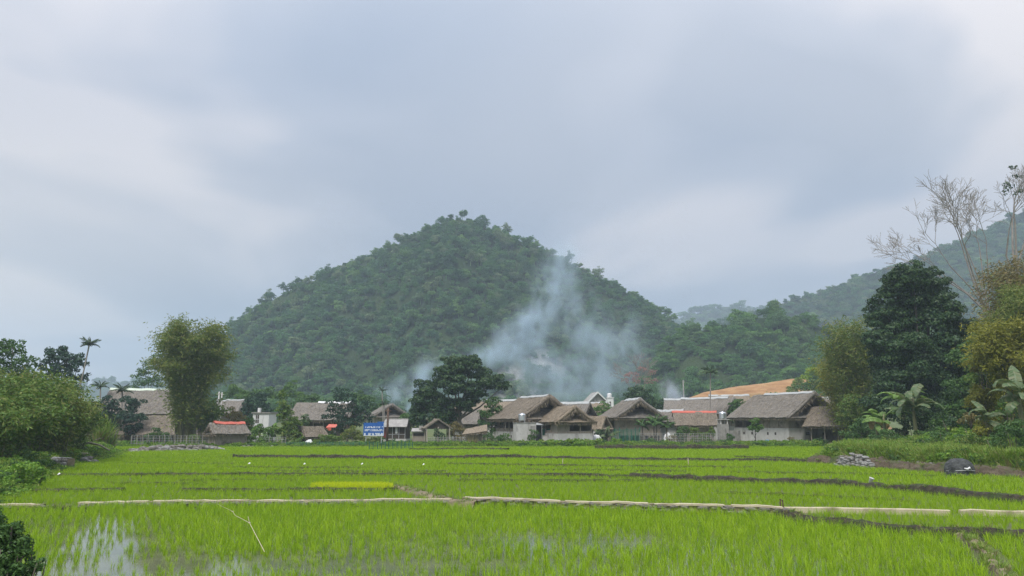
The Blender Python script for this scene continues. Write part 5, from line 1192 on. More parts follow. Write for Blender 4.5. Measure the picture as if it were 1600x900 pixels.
for lab, spec, Y, mt in (('wide green shrub on the bank right of the tall banana plant', [(1476,684,20,14),(1500,690,20,12),(1455,692,18,10)], 49, M_MID), ('olive shrub on the bank above the netted mound', [(1520,690,20,14),(1542,694,20,13),(1505,702,16,9)], 44, M_OLIVE_D),
                       ('tall leafy shrub at the right edge above the bank', [(1580,672,24,22),(1604,690,22,20),(1562,694,18,14)], 41, M_MID), ('yellow green shrub in the thicket at right', [(1548,664,18,18),(1530,676,16,14)], 47, M_OLIVE_Y),
                       ('dark thicket shrub between banana plants at right', [(1490,664,18,16),(1510,672,16,14)], 51, M_DARK), ('low leafy shrub under the half dead banana plant', [(1385,684,18,11),(1408,688,18,10),(1362,690,14,8)], 56, M_MID),
                       ('fern like shrub at the left end of the bank', [(1330,694,16,9),(1350,698,14,8),(1312,698,12,7)], 55, M_WEED), ('grassy shrub on the bank below the tall banana plant', [(1425,694,18,10),(1445,700,14,8)], 50, M_OLIVE_D)):
    bush('thicket_shrub', lab, spec, Y, .12, mt, .8)
for lab, spec, Y, mt in (('tall green shrub between the hut and the white concrete house', [(392,660,10,11),(384,672,10,10),(398,676,10,9)], 90, M_MID), ('leafy shrub hiding the wall of the long thatched house', [(484,676,10,8),(516,678,10,8),(530,672,9,8)], 93, M_DARK),
                       ('wide olive shrub left of the red ridged hut', [(306,684,9,8),(294,690,9,6),(318,692,8,5)], 82.5, M_OLIVE_D), ('light shrub by the wall of the centre house', [(790,684,7,7),(797,690,6,5)], 83, M_LIGHT), ('round shrub between the signboard and the small wooden house', [(594,688,7,6),(612,690,7,5)], 85, M_MID)):
    bush('garden_shrub', lab, spec, Y, .14, mt, .8)
# left bamboo clump
bamboo('bamboo', 'tall olive bamboo clump fanning out at the left', 289, 688, 86, 14.6, 3.9, 92, M_OLIVE, leaf=.45, per=640, wid=.05, base_r=1.1, start=.12, fluff=.085)
bamboo('bamboo', 'short bamboo shoots at the right foot of the tall clump', 318, 690, 88, 5.6, 2.2, 26, M_OLIVE_D, leaf=.5, per=150, wid=.08, base_r=.7)
# left brush along the bank
for lab, px, Y, h, sp, n, mt in (('olive bamboo brush filling the left edge', 20, 47, 5.2, 3.2, 60, M_OLIVE_D), ('rounded olive brush above the short stone wall', 72, 49, 4.6, 2.6, 56, M_OLIVE),
                                ('darker low brush at the left edge of the picture', -14, 40, 3.8, 2.6, 46, M_OLIVE_D), ('low olive brush ending above the fields at left', 100, 54, 3.4, 2.0, 40, M_OLIVE_D), ('brush of mixed olive leaves behind the left edge', 40, 56, 6.0, 3.0, 50, M_OLIVE)):
    bamboo('bamboo_brush', lab, px, 712, Y, h, sp, n, mt, leaf=.30, per=300, wid=.045, base_r=1.3, start=.05, fluff=.13)
bush('bush', 'light green weeds bunched on the left bank above the fields', [(20,742,24,14),(45,735,18,14),(8,758,20,14),(52,752,16,12),(62,742,10,12)], 31.5, .11, M_WEED, .8)
bush('bush', 'leafy dark bush at the lower left corner', [(8,872,30,34),(30,880,24,26),(-20,860,36,44),(12,845,22,20),(44,892,14,14),(0,905,44,26),(58,884,12,11),(38,856,13,16),(20,828,13,14),(-4,815,16,16)], 12.2, .055, M_MID, .85, sub=13)
bush('bush', 'pale green young shoots above the corner bush', [(12,834,16,12),(26,842,12,9),(-6,828,18,14)], 12.4, .05, M_WEED, .45)
bush('bush', 'small weeds by the stone wall at left', [(40,716,16,12),(22,726,16,10),(60,726,10,8)], 40, .10, M_MID, .8)
# palms
palm('areca_palm', 'tall slim palm leaning right at the left', 108, 84, 139, 541, 1.5, 14, .085)
palm('areca_palm', 'grey palm with drooping fronds left of the pale green ridge', 156, 104, 157, 606, 1.5, 11, .10)
palm('areca_palm', 'dark short palm in front of the pale green ridge', 190, 97, 191, 614, 1.75, 11, .11)
palm('areca_palm', 'slim palm rising over the red ridged roof', 1110, 100, 1110, 584, 1.6, 14, .09)
palm('areca_palm', 'thin palm above the grey gable behind the signboard', 599, 112, 597, 612, .95, 9, .09, up=1.2)
palm('areca_palm', 'lower thin palm before the grey gable behind the signboard', 601, 110, 600, 634, 1.15, 9, .09, up=1.1)
palm('areca_palm', 'young pale palm beside the tall grass clump at left', 137, 80, 136, 640, 1.3, 8, .07, M_WEED)
palm('short_palm', 'bushy palm left of the green netting', 950, 88, 948, 686, 1.8, 12, .13, M_BANANA_D, M_BARK, up=1.15)
for lab, px, ty, fl in (('leafy palm at the left end of the palms behind the netting', 1004, 668, 1.5), ('middle leafy palm behind the green netting', 1022, 667, 1.55), ('tallest leafy palm behind the green netting', 1026, 662, 1.7), ('leafy palm at the right end of the palms behind the netting', 1042, 669, 1.3)):
    palm('short_palm', lab, px, 92, px, ty, fl, 10, .08, M_MID, M_BARK, up=1.0)
# bananas
banana('banana_plant', 'tall banana plant with wide leaves before the dark round tree', 1432, 58, 4.6, 13, 2.5, .34, M_BANANA_D)
banana('banana_plant', 'banana plant with bright upright leaf left of the tall one', 1416, 60, 4.6, 9, 2.4, .34, M_BANANA)
banana('banana_plant', 'half dead banana plant with yellow hanging leaves', 1372, 62, 2.9, 8, 1.7, .26, M_BANANA, dead=3)
banana('banana_plant', 'grey green banana plant cut by the right edge', 1600, 45, 3.8, 10, 2.1, .30, M_BANANA_D)
banana('banana_plant', 'small banana plant between the half dead one and the bamboo', 1384, 61, 3.2, 7, 1.8, .27, M_BANANA)
banana('banana_plant', 'young banana plant low in the wood at right', 1546, 47, 2.0, 7, 1.5, .22, M_BANANA_D)
for lab, px, Y, h in (('yellow green banana plant left of the cone shaped tree', 405, 87, 1.7), ('second yellow green banana plant at the foot of the cone shaped tree', 424, 86, 1.5)):
    banana('banana_plant', lab, px, Y, h, 9, 1.5, .24, M_WEED)
# right hand wood
tree('dome_tree', 'huge dark dome shaped tree at the right', [(1426,434,34,28),(1400,452,30,30),(1454,452,32,32),(1386,492,32,34),(1478,490,36,36),(1500,528,34,36),(1378,535,30,36),(1424,458,46,40),(1412,500,52,52),(1452,508,50,50),(1400,560,46,52),(1440,570,66,60),(1492,560,50,48),(1420,630,60,48),(1480,630,60,50),(1520,600,34,40)],
     72, 1440, .22, M_DARK, M_BARK_D, .40, .95, sub=34, depth=.5, srr=(.17, .30))
tree('vine_tree', 'dark leafy tree hung with creepers at the right of the dome tree', [(1510,570,26,26),(1530,545,26,24),(1500,610,26,28),(1530,600,28,30),(1515,640,30,26),(1545,640,24,26),(1490,650,24,22)], 60, 1515, .19, M_MID, M_BARK_D, .2, .75)
for lab, px, Y, h, sp, n, mt, st in (('tall olive bamboo beside the big house at right', 1342, 82, 14.0, 3.0, 64, M_OLIVE, .12), ('shorter rusty bamboo left of the dome tree', 1320, 86, 11.0, 2.6, 46, M_OLIVE_Y, .1), ('low bamboo foliage spilling at the foot of the tall bamboo', 1352, 76, 6.0, 2.2, 40, M_OLIVE_D, .05),
                                ('high bamboo at the right edge of the picture', 1630, 58, 10.0, 2.8, 64, M_OLIVE, .1), ('rust tinged bamboo above the dome tree at right', 1616, 66, 14.5, 2.8, 60, M_RUST, .15), ('yellow green bamboo low at the right edge', 1598, 50, 7.0, 2.8, 60, M_OLIVE_Y, .05),
                                ('yellow bamboo behind the bare pale tree', 1550, 82, 10.5, 2.6, 50, M_OLIVE_Y, .2), ('olive bamboo in the middle of the right hand wood', 1578, 56, 5.0, 1.9, 40, M_OLIVE_D, .05), ('bright bamboo shoots in the right hand wood', 1562, 52, 2.8, 1.3, 36, M_OLIVE_Y, .05)):
    bamboo('bamboo', lab, px, 690, Y, h, sp, n, mt, leaf=.40 if Y > 64 else .29, per=380 if Y > 64 else 560, wid=.045 if Y > 64 else .034, base_r=.9, start=st, fluff=.10)
def bare_tree(label, base_px, base_py, Y, fork, seed, r0, leaves=None):
    rng = np.random.default_rng(seed); b = at(base_px, base_py, Y); root = empty('bare_tree', (b.x, Y, b.z-4), 0, label, 'tree'); mb = MB(); tips = []
    for (tx, ty, rr, depth, ln) in fork:
        e = at(tx, ty, Y)-b+Vector((0, rng.normal()*.8, 0)); s = Vector((rng.normal()*.1, rng.normal()*.1, 0)); m = s.lerp(e, .5)+Vector((rng.normal()*.2, rng.normal()*.2, .1))
        mb.tube([s+Vector((0,0,-1)+Vector((0,0,4)).to_tuple() if False else (0,0,0)), m, e], [rr, rr*.8, rr*.65], 6, False)
        bare_branches(mb, e, (e-m).normalized(), ln, rr*.55, depth, rng, .05, .80, tips)
    for v in range(len(mb.V)): mb.V[v] = (mb.V[v][0], mb.V[v][1], mb.V[v][2]+4)
    mb.tube([(.1, 0, -.6), (0, 0, 4)], [r0*1.3, r0], 8, False)
    mb.build('trunk', M_BARK_P, root, True)
    if leaves:
        B = []
        for (x, y, r) in leaves:
            p = at(x, y, Y)-Vector((b.x, Y, b.z-4)); B.append((p.x, p.y, p.z, r*mpp(Y), r*mpp(Y), r*mpp(Y)*.8))
        link('crown', quads_mesh('crown', crown_quads(B, .24, .35, 6, rng)), M_DARK, root)
bare_tree('leafless pale tree with wide fine branches above the dome tree', 1544, 490, 84, [(1508,408,.13,4,3.2),(1522,390,.13,4,3.2),(1490,430,.11,4,3.0),(1532,405,.10,4,3.0),(1474,430,.10,4,3.2),(1498,392,.10,4,3.3),(1540,385,.09,4,3.0),(1486,415,.09,4,3.0),(1510,380,.09,4,3.0)], 5, .22)
bare_tree('leafless tree with a few dark leaf tufts at the right edge', 1588, 430, 80, [(1580,350,.15,4,2.6),(1592,340,.15,4,2.4),(1572,370,.12,4,2.6),(1600,360,.12,4,2.4)], 9, .22, [(1577,292,11),(1590,276,8),(1570,300,8),(1594,300,9),(1582,262,6)])
bare_tree('grey bare tree hung with faint pink blossom at the centre', 996, 640, 150, [(994,600,.13,4,2.4),(985,606,.10,4,2.4),(1006,604,.10,4,2.4),(1000,598,.10,4,2.2)], 14, .2)
def blossom():
    t = [o for o in bpy.data.objects if o.get('label', '').startswith('grey bare tree hung')][0]; rng = np.random.default_rng(3); B = []
    for (x, y, r) in ((985,586,11),(1003,578,10),(1018,584,10),(994,596,10),(1012,596,10),(976,596,8),(1024,594,7)):
        p = at(x, y, 150)-t.location; B.append((p.x, p.y, p.z, r*mpp(150), r*mpp(150), r*mpp(150)*.7))
    link('blossom', quads_mesh('blossom', crown_quads(B, .20, .26, 6, rng)), M_PINK, t)
blossom()
# undergrowth on the slope at right and shrubs between the houses
for lab, spec, Y, lf, mt in (
    ('leafy shrub below the dome tree', [(1470,668,22,14),(1495,676,20,12),(1450,680,18,10)], 57, .17, M_MID),
    ('dense green shrub behind the tall banana plant', [(1440,650,26,18),(1425,662,20,16),(1455,670,22,12),(1410,676,14,9)], 60, .17, M_DARK),
    ('dark shrub under the yellow bamboo at right', [(1520,672,22,16),(1540,668,20,16),(1505,684,18,10)], 52, .16, M_DARK),
    ('brown leaved shrub low in the right hand wood', [(1512,655,14,10),(1525,664,14,9)], 50, .14, M_RUST),
    ('mixed green shrub at the right edge under the banana', [(1585,676,22,18),(1565,684,18,12),(1605,664,22,20)], 46, .15, M_MID),
    ('tangled green shrub on the upper right slope', [(1560,585,22,22),(1590,610,24,24),(1545,610,20,20),(1575,635,24,20)], 56, .17, M_OLIVE_D),
    ('creeper covered bank shrub right of the lean-to', [(1345,668,18,16),(1362,676,16,12),(1330,682,16,10)], 70, .16, M_MID),
    ('low green shrub in front of the lean-to posts', [(1278,689,9,6),(1290,690,8,5)], 83, .14, M_DARK),
    ('small brown shrub against the wall of the big house', [(1236,688,5,6)], 87, .12, M_RUST),
    ('climbing green shrub on the tank base', [(834,678,7,9),(829,684,6,7)], 84, .13, M_MID),
    ('rounded shrub left of the centre house wall', [(766,684,9,9),(779,688,10,9),(757,694,9,7),(772,697,14,6),(790,697,10,5)], 82, .14, M_MID),
    ('dry brown shrub between the shelter and the leaning shed', [(712,668,10,8),(722,674,10,8),(705,678,9,7),(716,684,10,6)], 88, .14, M_RUST),
    ('dark shrub inside the open thatched shelter', [(683,678,8,8),(692,682,6,6)], 85.2, .13, M_DARK),
    ('brownish shrub left of the small white concrete house', [(365,650,13,12),(380,660,14,13),(355,665,12,11),(392,672,10,9),(372,676,14,10)], 92, .18, M_RUST),
    ('olive shrub under the feathery tree left of the signboard', [(548,676,14,10),(560,682,12,8),(538,684,10,7),(568,688,8,6)], 86, .15, M_OLIVE),
    ('green shrub behind the net fence at left', [(246,678,12,8),(258,682,13,8),(236,684,10,7)], 84, .15, M_MID),
    ('green shrub right of the small wooden house', [(640,664,12,9),(630,656,12,7),(650,672,9,7)], 98, .2, M_MID),
    ('leafy shrub left of the net fenced gardens right of centre', [(1062,678,7,11),(1072,672,7,8),(1068,688,8,7)], 89, .15, M_MID),
    ('vine shrub on the garden fence below the red ridged roof', [(1085,676,9,8),(1098,680,10,7),(1112,676,8,9),(1104,688,12,6),(1088,688,10,6)], 89, .15, M_OLIVE_D),
    ('small shrub below the water tank pillar', [(1140,684,7,8),(1134,690,8,5)], 87, .14, M_MID),
    ('reddish brown shrub behind the garden bank', [(1052,684,7,7),(1044,689,6,5)], 89, .14, M_RUST),
    ('yellow green shrub behind the centre bank weeds', [(962,690,9,6),(950,694,9,6),(972,696,8,4)], 82, .13, M_WEED),
    ('light leafy shrub before the small white concrete house', [(402,672,12,9),(418,676,12,8),(392,682,10,7),(410,686,14,6)], 84.5, .15, M_LIGHT),
    ('mixed shrub between the red ridged hut and the banana plants', [(386,684,8,7),(378,690,8,5)], 83, .14, M_OLIVE_D),
    ('dense olive hedge shrub under the long thatched house', [(508,684,12,7),(524,686,12,7),(498,690,10,5)], 83, .14, M_OLIVE_D),
    ('grey green shrub filling the gap under the signboard', [(585,689,12,5),(570,691,10,4)], 84, .13, M_OLIVE),
    ('leafy green shrub behind the plank shed', [(650,654,10,9),(662,660,9,7)], 97, .2, M_DARK),
    ('tall leafy shrub at the left corner of the long thatched house', [(478,660,9,12),(472,676,10,9)], 89, .16, M_MID),
    ('dark shrub between the wing and the gabled house', [(936,676,8,8),(944,684,8,6)], 88, .14, M_DARK),
    ('leafy shrub at the foot of the garden fence', [(1020,690,10,5),(1036,691,10,4)], 86.5, .13, M_MID),
    ('broad leaved garden crop right of the garden bank', [(1105,697,12,4),(1120,696,12,4),(1134,698,10,4),(1092,699,8,3)], 82, .2, M_LIGHT),
    ('wild shrub on the bank corner before the big house', [(1165,700,12,5),(1185,702,12,5),(1210,701,14,5),(1238,702,14,5)], 80, .14, M_WEED),
    ('olive shrub right of the tall bamboo clump', [(330,676,12,10),(345,668,10,9),(322,690,9,6)], 90, .17, M_OLIVE_D),
    ('blue green tree crown behind the dark trees at far left', [(60,618,16,14),(48,632,14,12),(75,610,14,10)], 76, .2, M_DARK)):
    bush('shrub', lab, spec, Y, lf, mt, .75)
def tall_grass(label, px, Y, n, h, w, spread, lean, mat, seed):
    p = at(px, 690, Y); rng = np.random.default_rng(seed); root = empty('tall_grass', (p.x, Y, gz(p.x, Y)), 0, label, 'grass clump')
    link('blades', blade_clump('blades', n, h, w, spread, lean, rng, mat, 5), None, root); link('dead_blades', blade_clump('dead_blades', n//4, h*.7, w, spread*1.2, lean*1.5, rng, M_DRYG, 5), None, root)
tall_grass('tall sword leaved grass clump at the left field edge', 157, 70, 150, 3.1, .12, .75, 1.0, M_GRASS, 3)
tall_grass('smaller sword leaved clump right of the tall one', 170, 71, 70, 2.3, .11, .5, .8, M_GRASS, 4)
tall_grass('tuft of reeds before the leaning shed', 738, 82, 60, 1.2, .05, .5, .4, M_DRYG, 6)
# ------------------------------------------------------------------ ground cover
GRASS_P = proto_collection('grass_tufts', [blade_clump('grass_tuft', 16, .34, .026, .12, .20, _r, M_GRASS, 2) for k in range(4)]+[blade_clump('grass_tuft', 12, .26, .03, .12, .2, _r, M_DRYG, 2)])
def weed_proto(seed, mat, leaf=.062, h=.3):
    rng = np.random.default_rng(seed); B = [(rng.normal()*.12, rng.normal()*.12, h*rng.uniform(.4, .9), .16, .16, .13) for k in range(4)]
    me = quads_mesh('weed', crown_quads(B, leaf, .7, 5, rng)); me.materials.append(mat); return me
WEED_P = proto_collection('weed_tufts', [weed_proto(50, M_WEED), weed_proto(51, M_MID), weed_proto(52, M_WEED, .08), weed_proto(53, M_GRASS, .07)])
def cover(name, label, region, n, protos, npro, size, seed, cat='weeds', tall=1.0):
    rng = np.random.default_rng(seed); x, y = region(rng, n); z = gz_np(x, y); s = size*rng.uniform(.55, 1.4, len(x))*(1+.3*np_fbm(x, y, .3, 2, seed)); S = np.stack([s, s, s*tall], 1)
    scatter_object(name, np.stack([x, y, z-.03], 1), rng.uniform(0, 6.28, len(x)), S, rng.integers(0, npro, len(x)), protos, label, cat)
def r_right(rng, n, d0=-.2, d1=9, y0=30, y1=66):
    y = rng.uniform(y0, y1, n); x = np.interp(y, XR_Y, XR_X)+rng.uniform(d0, d1, n); return x, y
def r_left(rng, n):
    y = rng.uniform(9, 70, n); x = np.interp(y, XL_Y, XL_X)-np.abs(rng.normal(0, 2.4, n))+.25; return x, y
def r_village(rng, n):
    y = 77.3+np.abs(rng.normal(0, 5.5, n)); x = rng.uniform(-46, 33, n); return x, y
def r_front(rng, n):
    y = 80.6+rng.normal(0, .9, n); px = np.where(rng.random(n) < .55, rng.uniform(765, 940, n), rng.uniform(1140, 1275, n)); return (px-800)/1183*y, y
cover('grass', 'tall rough grass on the bank at right', lambda r, n: (lambda x, y: (x[k := (r.random(len(x)) < np.clip((x-np.interp(y, XR_Y, XR_X)-.2)/1.6+.35*np_fbm(x, y, .5, 2, 3), 0, 1))], y[k]))(*r_right(r, n, .1, 8)), 17000, GRASS_P, 5, 1.7, 61, 'grass', 1.15)
cover('weeds', 'leafy weeds on the bank at right', lambda r, n: r_right(r, n, .8, 11, 30, 75), 2600, WEED_P, 4, 1.35, 62)
cover('grass', 'rough grass on the left bank', r_left, 9000, GRASS_P, 5, 1.15, 63, 'grass')
cover('weeds', 'leafy weeds on the left bank', r_left, 2600, WEED_P, 4, .95, 64)
cover('grass', 'short grass along the village edge of the fields', r_village, 14000, GRASS_P, 5, .95, 65, 'grass')
cover('weeds', 'low weeds among the village gardens', r_village, 2600, WEED_P, 4, 1.0, 66)
cover('weeds', 'bright weeds along the banks before the thatched houses', r_front, 1000, WEED_P, 4, 1.3, 67)
def bank_grass():
    rng = np.random.default_rng(71); k = rng.choice(len(BP), 6500); P = []
    co = []
    for o in BANKS_PX:
        if o.type != 'MESH' or not o.name.startswith('earth_bank'): continue
        c = np.empty(len(o.data.vertices)*3, np.float32); o.data.vertices.foreach_get('co', c); c = c.reshape(-1, 7, 3); co.append(c[:, [2, 3, 4, 5]].reshape(-1, 3))
    C = np.concatenate(co); k = rng.choice(len(C), 5200); P = C[k]+rng.normal(0, .04, (5200, 3))*np.array((1, 1, 0)); P[:, 2] -= .03
    scatter_object('grass', P, rng.uniform(0, 6.28, 5200), rng.uniform(.25, .62, 5200), rng.integers(0, 5, 5200), GRASS_P, 'short grass growing on the field banks', 'grass')
bank_grass()
# ------------------------------------------------------------------ stones, walls, fences, small things
def rubble(name, label, pxs, py, Y0, Y1, n, size, seed, light=.3, pile=.45, cat='rubble'):
    rng = np.random.default_rng(seed); a = at(pxs[0], py, Y0); b = at(pxs[1], py, Y1); c = (a+b)/2; z0 = gz(c.x, c.y); root = empty(name, (c.x, c.y, z0), 0, label, cat)
    mb = MB(); m = 30; V = []; Fc = []
    for i in range(m+1):
        p = a.lerp(b, i/m); zz = gz(p.x, p.y)
        for (u, v) in ((-.7, -.12), (-.35, .7), (.1, 1.0), (.6, -.1)):
            hh = pile*(.7+.3*fnoise(p.x, p.y, 2, .7))*(math.sin(math.pi*min(1, max(0, i/m*1.02)))**.35+.02); V.append((p.x-c.x, p.y-c.y+u*.8, zz-z0+v*hh))
    for i in range(m):
        for j in range(3): Fc.append((i*4+j, (i+1)*4+j, (i+1)*4+j+1, i*4+j+1))
    link('earth_core', mesh_py('earth_core', V, Fc), M_DRYMUD, root)
    for k in range(n):
        u = rng.random(); p = a.lerp(b, u); v = rng.random(); hh = pile*(math.sin(math.pi*u)**.35); s = size*rng.uniform(.5, 1.5)
        put_stone(root, (p.x-c.x, p.y-c.y-.55+.5*v+rng.normal()*.05, gz(p.x, p.y)-z0+hh*v*1.0), s*1.2, s, s*.8, rng, rng.random() < light)
rubble('rubble_bank', 'long heap of rubble stones at the field edge at left', (192, 352), 707, 66, 70, 280, .46, 5, .3, .75)
rubble('rubble_bank', 'pale dry stone heap at the foot of the slope at right', (1306, 1362), 715, 46.3, 43.9, 150, .26, 6, .7, 1.0)
rubble('rubble_bank', 'scattered brown stones below the grassy bank at right', (1366, 1478), 728, 45.2, 41, 70, .20, 7, .25, .4)
rubble('rubble_bank', 'small stones at the corner of the far fields at right', (1258, 1285), 720, 50.5, 50, 26, .2, 8, .4, .3)
rubble('rubble_bank', 'stones along the field edge below the red ridged hut', (352, 440), 698, 79, 79, 46, .24, 9, .3, .22)
def short_wall():
    Y = 44; a = at(52, 718, 45); b = at(104, 720, 43.6); c = (a+b)/2; z0 = 0.0; rng = np.random.default_rng(3); root = empty('dry_stone_wall', (c.x, c.y, z0), math.atan2(b.y-a.y, b.x-a.x), 'short pale dry stone wall at the left edge of the fields', 'wall')
    L = (b-a).length; MB().box(-L/2, L/2, -.05, .5, -.2, .66).build('core', M_DRYMUD, root)
    for k in range(4):
        x = -L/2+rng.uniform(0, .1)
        while x < L/2:
            w = rng.uniform(.18, .34); put_stone(root, (x+w/2, -.08+rng.normal()*.02, .06+.17*k), w*1.12, .26, .24*rng.uniform(.85, 1.1)*1.2, rng, rng.random() < .8); x += w
    x = -L/2
    while x < L/2:
        w = rng.uniform(.25, .4); put_stone(root, (x+w/2, .18, .68), w*1.1, .5, .14, rng, True); x += w
short_wall()
def stone_heap():
    Y = 50; p = at(141, 712, Y); z0 = gz(p.x, Y); rng = np.random.default_rng(13); root = empty('stone_heap', (p.x, Y, z0-.05), 0, 'heap of grey rocks right of the short stone wall', 'rocks')
    for k in range(26):
        u = rng.normal(0, .33); s = rng.uniform(.22, .42); put_stone(root, (u*1.2, rng.normal(0, .15)-.1, max(0.05, .55-abs(u)*.7)*rng.random()**.6+.06), s*1.3, s, s*.9, rng, rng.random() < .7)
    put_stone(root, (.25, -.3, .1), 1.1, .6, .42, rng)
    a = at(120, 697, 56); b = at(160, 702, 55); o = empty('fallen_log', (a.x, a.y, gz(a.x, a.y)), 0, 'curved pale fallen log behind the grey rocks', 'log'); d = b-a
    MB().tube([(0,0,.45),(d.x*.35,0,.68),(d.x*.7,0,.5),(d.x,0,.12)], [.09,.08,.07,.05], 7).build('stem', M_DEADWOOD, o, True); MB().tube([(d.x*.35,0,.66),(d.x*.5,.3,.9),(d.x*.62,.5,1.0)], [.04,.03,.015], 5).build('branch', M_DEADWOOD, o, True)
    q = at(124, 701, 52); o = empty('plank', (q.x, 52, gz(q.x, 52)), R(5), 'pale plank lying by the field corner at left', 'plank'); MB().box(-.55, .55, -.08, .08, .28, .34).build('board', M_WOOD_L, o); MB().box(-.4, -.3, -.1, .1, -.1, .28).build('block', M_DEADWOOD, o); MB().box(.3, .4, -.1, .1, -.1, .28).build('block', M_DEADWOOD, o)
stone_heap()
def hay_mound():
    Y = 38.2; p = at(1500, 738, Y); rng = np.random.default_rng(5); root = empty('covered_mound', (p.x, Y, .0), 0, 'dark netted hay mound with white tie at the foot of the bank', 'mound')
    n, m = 26, 14; V = []; Fc = []
    for j in range(m):
        t = j/(m-1)
        for i in range(n):
            a = 2*math.pi*i/n; r = .72*(1-t**2.6*.92)*(1+.10*fnoise(math.cos(a)*2, math.sin(a)*2, t*3, 1.0)); V.append((math.cos(a)*r, math.sin(a)*r*.9, .98*math.sin(t*math.pi/2)**.9+.05*fnoise(math.cos(a), math.sin(a), t*4, 2.0)-.05))
    for j in range(m-1):
        for i in range(n): Fc.append((j*n+i, j*n+(i+1) % n, (j+1)*n+(i+1) % n, (j+1)*n+i))
    Fc.append(tuple(range((m-1)*n, m*n))); link('cover', mesh_py('cover', V, Fc), M_NETD, root, False)
    q = crown_quads([(0, 0, .10, .85, .75, .18)], .10, .5, 8, rng); link('straw', quads_mesh('straw', q), M_DRYG, root)
    MB().tube([(-.15,-.66,.50),(-.02,-.70,.46),(.08,-.70,.53),(.2,-.64,.44)], [.03,.055,.055,.02], 6).build('tie', M_TARPW, root, True)
    MB().tube([(-.70,0,.34),(-.42,-.56,.38),(0,-.70,.40),(.42,-.56,.37),(.70,0,.34)], .018, 5).build('rope', M_SHEET, root, True)
hay_mound()
def fence(label, pts, Y, h, n, post_mat, net_mat, group=None, wires=3, mesh=True, name='net_fence', step=.16, pw=.045):
    a = at(pts[0], 690, Y[0]); b = at(pts[1], 690, Y[1]); c = (a+b)/2; a.z = gz(a.x, a.y); b.z = gz(b.x, b.y); z0 = min(a.z, b.z); root = empty(name, (c.x, c.y, z0), 0, label, 'fence'); rng = random.Random(int(pts[0]))
    for i in range(n+1):
        p = a.lerp(b, i/n); hh = h*rng.uniform(.9, 1.15); MB().bar((p.x-c.x, p.y-c.y, p.z-z0-.3), (p.x-c.x+rng.uniform(-.06,.06), p.y-c.y, p.z-z0+hh), pw).build('post', post_mat, root)
    if mesh:
        mb = MB(); L = (b-a).length; m = int(L/step)
        for k in range(wires+1):
            mb.bar((a.x-c.x, a.y-c.y-.03, a.z-z0+.05+(h-.1)*k/wires), (b.x-c.x, b.y-c.y-.03, b.z-z0+.05+(h-.1)*k/wires), .022)
        for i in range(m+1):
            p = a.lerp(b, i/m); mb.bar((p.x-c.x, p.y-c.y-.03, p.z-z0+.02), (p.x-c.x, p.y-c.y-.03, p.z-z0+h-.04), .018)
        mb.build('net', net_mat, root)
fence('grey net fence on thin posts before the green shrub at left', (205, 325), (80, 81), 1.15, 14, M_DEADWOOD, M_IRON, wires=4, step=.3)
fence('low green net fence at the village edge left of the signboard', (448, 572), (79.5, 79.5), .5, 12, M_NETG, M_NETG, wires=5)
fence('green net fence on the rice field right of the signboard', (577, 645), (70, 72), 1.05, 11, M_NETG, M_NETG, wires=5, pw=.06, step=.2)
fence('dense green netting below the thatched house right of centre', (955, 1000), (90, 90), 1.7, 7, M_NETG, M_NETG, wires=14, step=.07, pw=.08)
fence('grey stake fence before the gardens below the red ridged roof', (1000, 1125), (88, 88), 1.2, 18, M_DEADWOOD, M_IRON, wires=4, step=.22)
fence('thin grey stake fence before the open shelter', (668, 728), (84, 84), .85, 12, M_DEADWOOD, M_IRON, wires=3, step=.2)
fence('stake fence around the garden below the small white house', (385, 446), (84, 84), .9, 10, M_DEADWOOD, M_IRON, wires=3, step=.3)
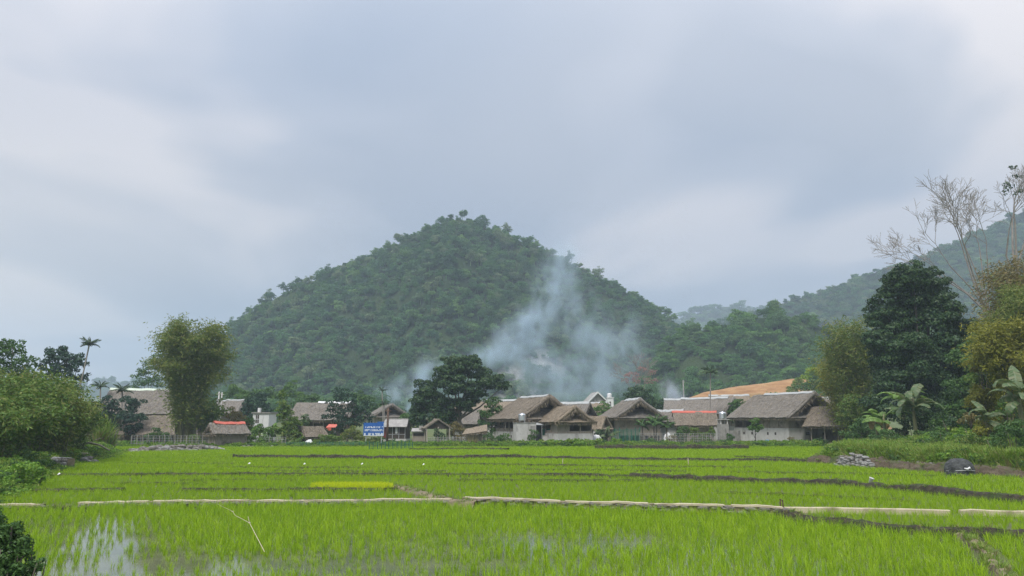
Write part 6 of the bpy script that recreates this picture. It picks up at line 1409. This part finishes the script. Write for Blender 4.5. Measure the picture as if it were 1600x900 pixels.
def stakes():
    for lab, px, py, Y, h, r, mat, tl in (('pale bamboo stake on the bank left of the other stake', 879, 727, 46.5, .46, .022, M_WOOD_L, .02), ('pale bamboo stake on the bank below the netting', 1076, 728, 45.8, .52, .024, M_WOOD_L, -.02),
                                   ('thin stick in the far rice between the two stakes', 983, 729, 45.5, .34, .012, M_DEADWOOD, .03), ('left of two short brown sticks where the bund bends', 1220, 800, 24.0, .30, .024, M_BARK_R, .01), ('right of two short brown sticks where the bund bends', 1224.5, 800, 24.0, .27, .022, M_BARK_R, -.02)):
        p = at(px, py, Y); o = empty('stake', (p.x, Y, .08), 0, lab, 'stake'); MB().tube([(0,0,-.2),(tl*.5,0,h*.5),(tl,0,h)], [r, r, r*.8], 6).build('shaft', mat, o, True); MB().tube([(tl,0,h-.03),(tl,0,h+.006)], r*1.15, 6).build('top_knot', mat, o, True)
    p = on_ground(1357, 760, .05); o = empty('plastic_pot', (p.x, p.y-.25, .30), 0, 'white plastic pot lying tilted on the dark bank at right', 'pot'); o.rotation_euler = (.25, .35, 0)
    MB().lathe([(0,-.14),(.055,-.14),(.085,.10),(.095,.11),(.095,.13),(.08,.13),(.06,-.10),(0,-.10)], 14).build('cup', M_TARPW, o, True); MB().lathe([(.096,.10),(.104,.105),(.104,.135),(.096,.14)], 14).build('rim', M_TARPW, o, True)
    a = on_ground(338, 806, .0); b = on_ground(362, 822, 0); c = on_ground(366, 831, 0); d = on_ground(388, 846, 0); e = on_ground(412, 884, 0); root = empty('bamboo_pole', (c.x, c.y, 0), 0, 'thin pale bent bamboo pole lying over the near rice', 'pole')
    P = [Vector((p.x-c.x, p.y-c.y, z)) for p, z in ((a, .34), (b, .38), (c, .40), (d, .42), (e, .26))]; MB().tube(P, [.003,.0045,.005,.006,.007], 6).build('culm', M_WOOD_L, root, True)
    for i in (1, 3): MB().tube([P[i]-Vector((.02,.02,0)), P[i]+Vector((.02,.02,0))], .010, 6).build('node', M_WOOD_L, root, True)
    MB().tube([P[3], P[3]+Vector((-.06,.05,.14))], [.01,.004], 5).build('twig', M_WOOD_L, root, True)
    for i, (px, py, Y, s) in enumerate(((476,718,44.5,.07),(566,718,44.5,.07),(662,720,44,.06),(390,718,45,.08),(92,741,36,.07))):
        lab = ('white litter scrap on the far bank at centre left', 'white litter scrap below the signboard on the far bank', 'white litter scrap below the green field net', 'white litter scrap at the left end of the far bank', 'white litter scrap at the left end of the middle bank')[i]
        p = at(px, py, Y); me = mesh_py('litter', [(-s,-s*.3,.0),(s*.3,-s*.5,.02),(s,.1*s,.06),(-.2*s,s*.6,.10),(0,0,s*.9),(-.6*s,.1,s*.5)], [(0,1,4),(1,2,4),(2,3,4),(3,5,4),(5,0,4),(0,5,3),(0,3,2,1)]); o = link('litter', me, M_TARPW); o.location = (p.x, Y, .30); tag(o, lab, 'litter', 'white litter scraps')
    for lab, px, Y in (('tall thin weed stem with leaves above the corner bush', 22, 13.2), ('shorter thin weed stem right of the tall one', 40, 13.0)):
        p = at(px, 860, Y); h = 1.25 if px < 30 else .95; o = empty('weed_stem', (p.x, Y, gz(p.x, Y)-.05), 0, lab, 'weed'); rng = np.random.default_rng(int(px)); MB().tube([(0,0,0),(.02,0,h*.5),(.05,0,h),(.10,0,h*1.05)], [.008,.006,.004,.003], 5).build('stem', M_CULM, o, True)
        for k in range(9):
            z = h*(.35+.07*k); q = leaf_quads(np.array([[.03+rng.normal()*.05, rng.normal()*.05, z]]), unit(np.array([[rng.normal()*.4, -.6, .7]])), .09, .05, rng); link('leaf', quads_mesh('leaf', q), M_WEED, o)
stakes()
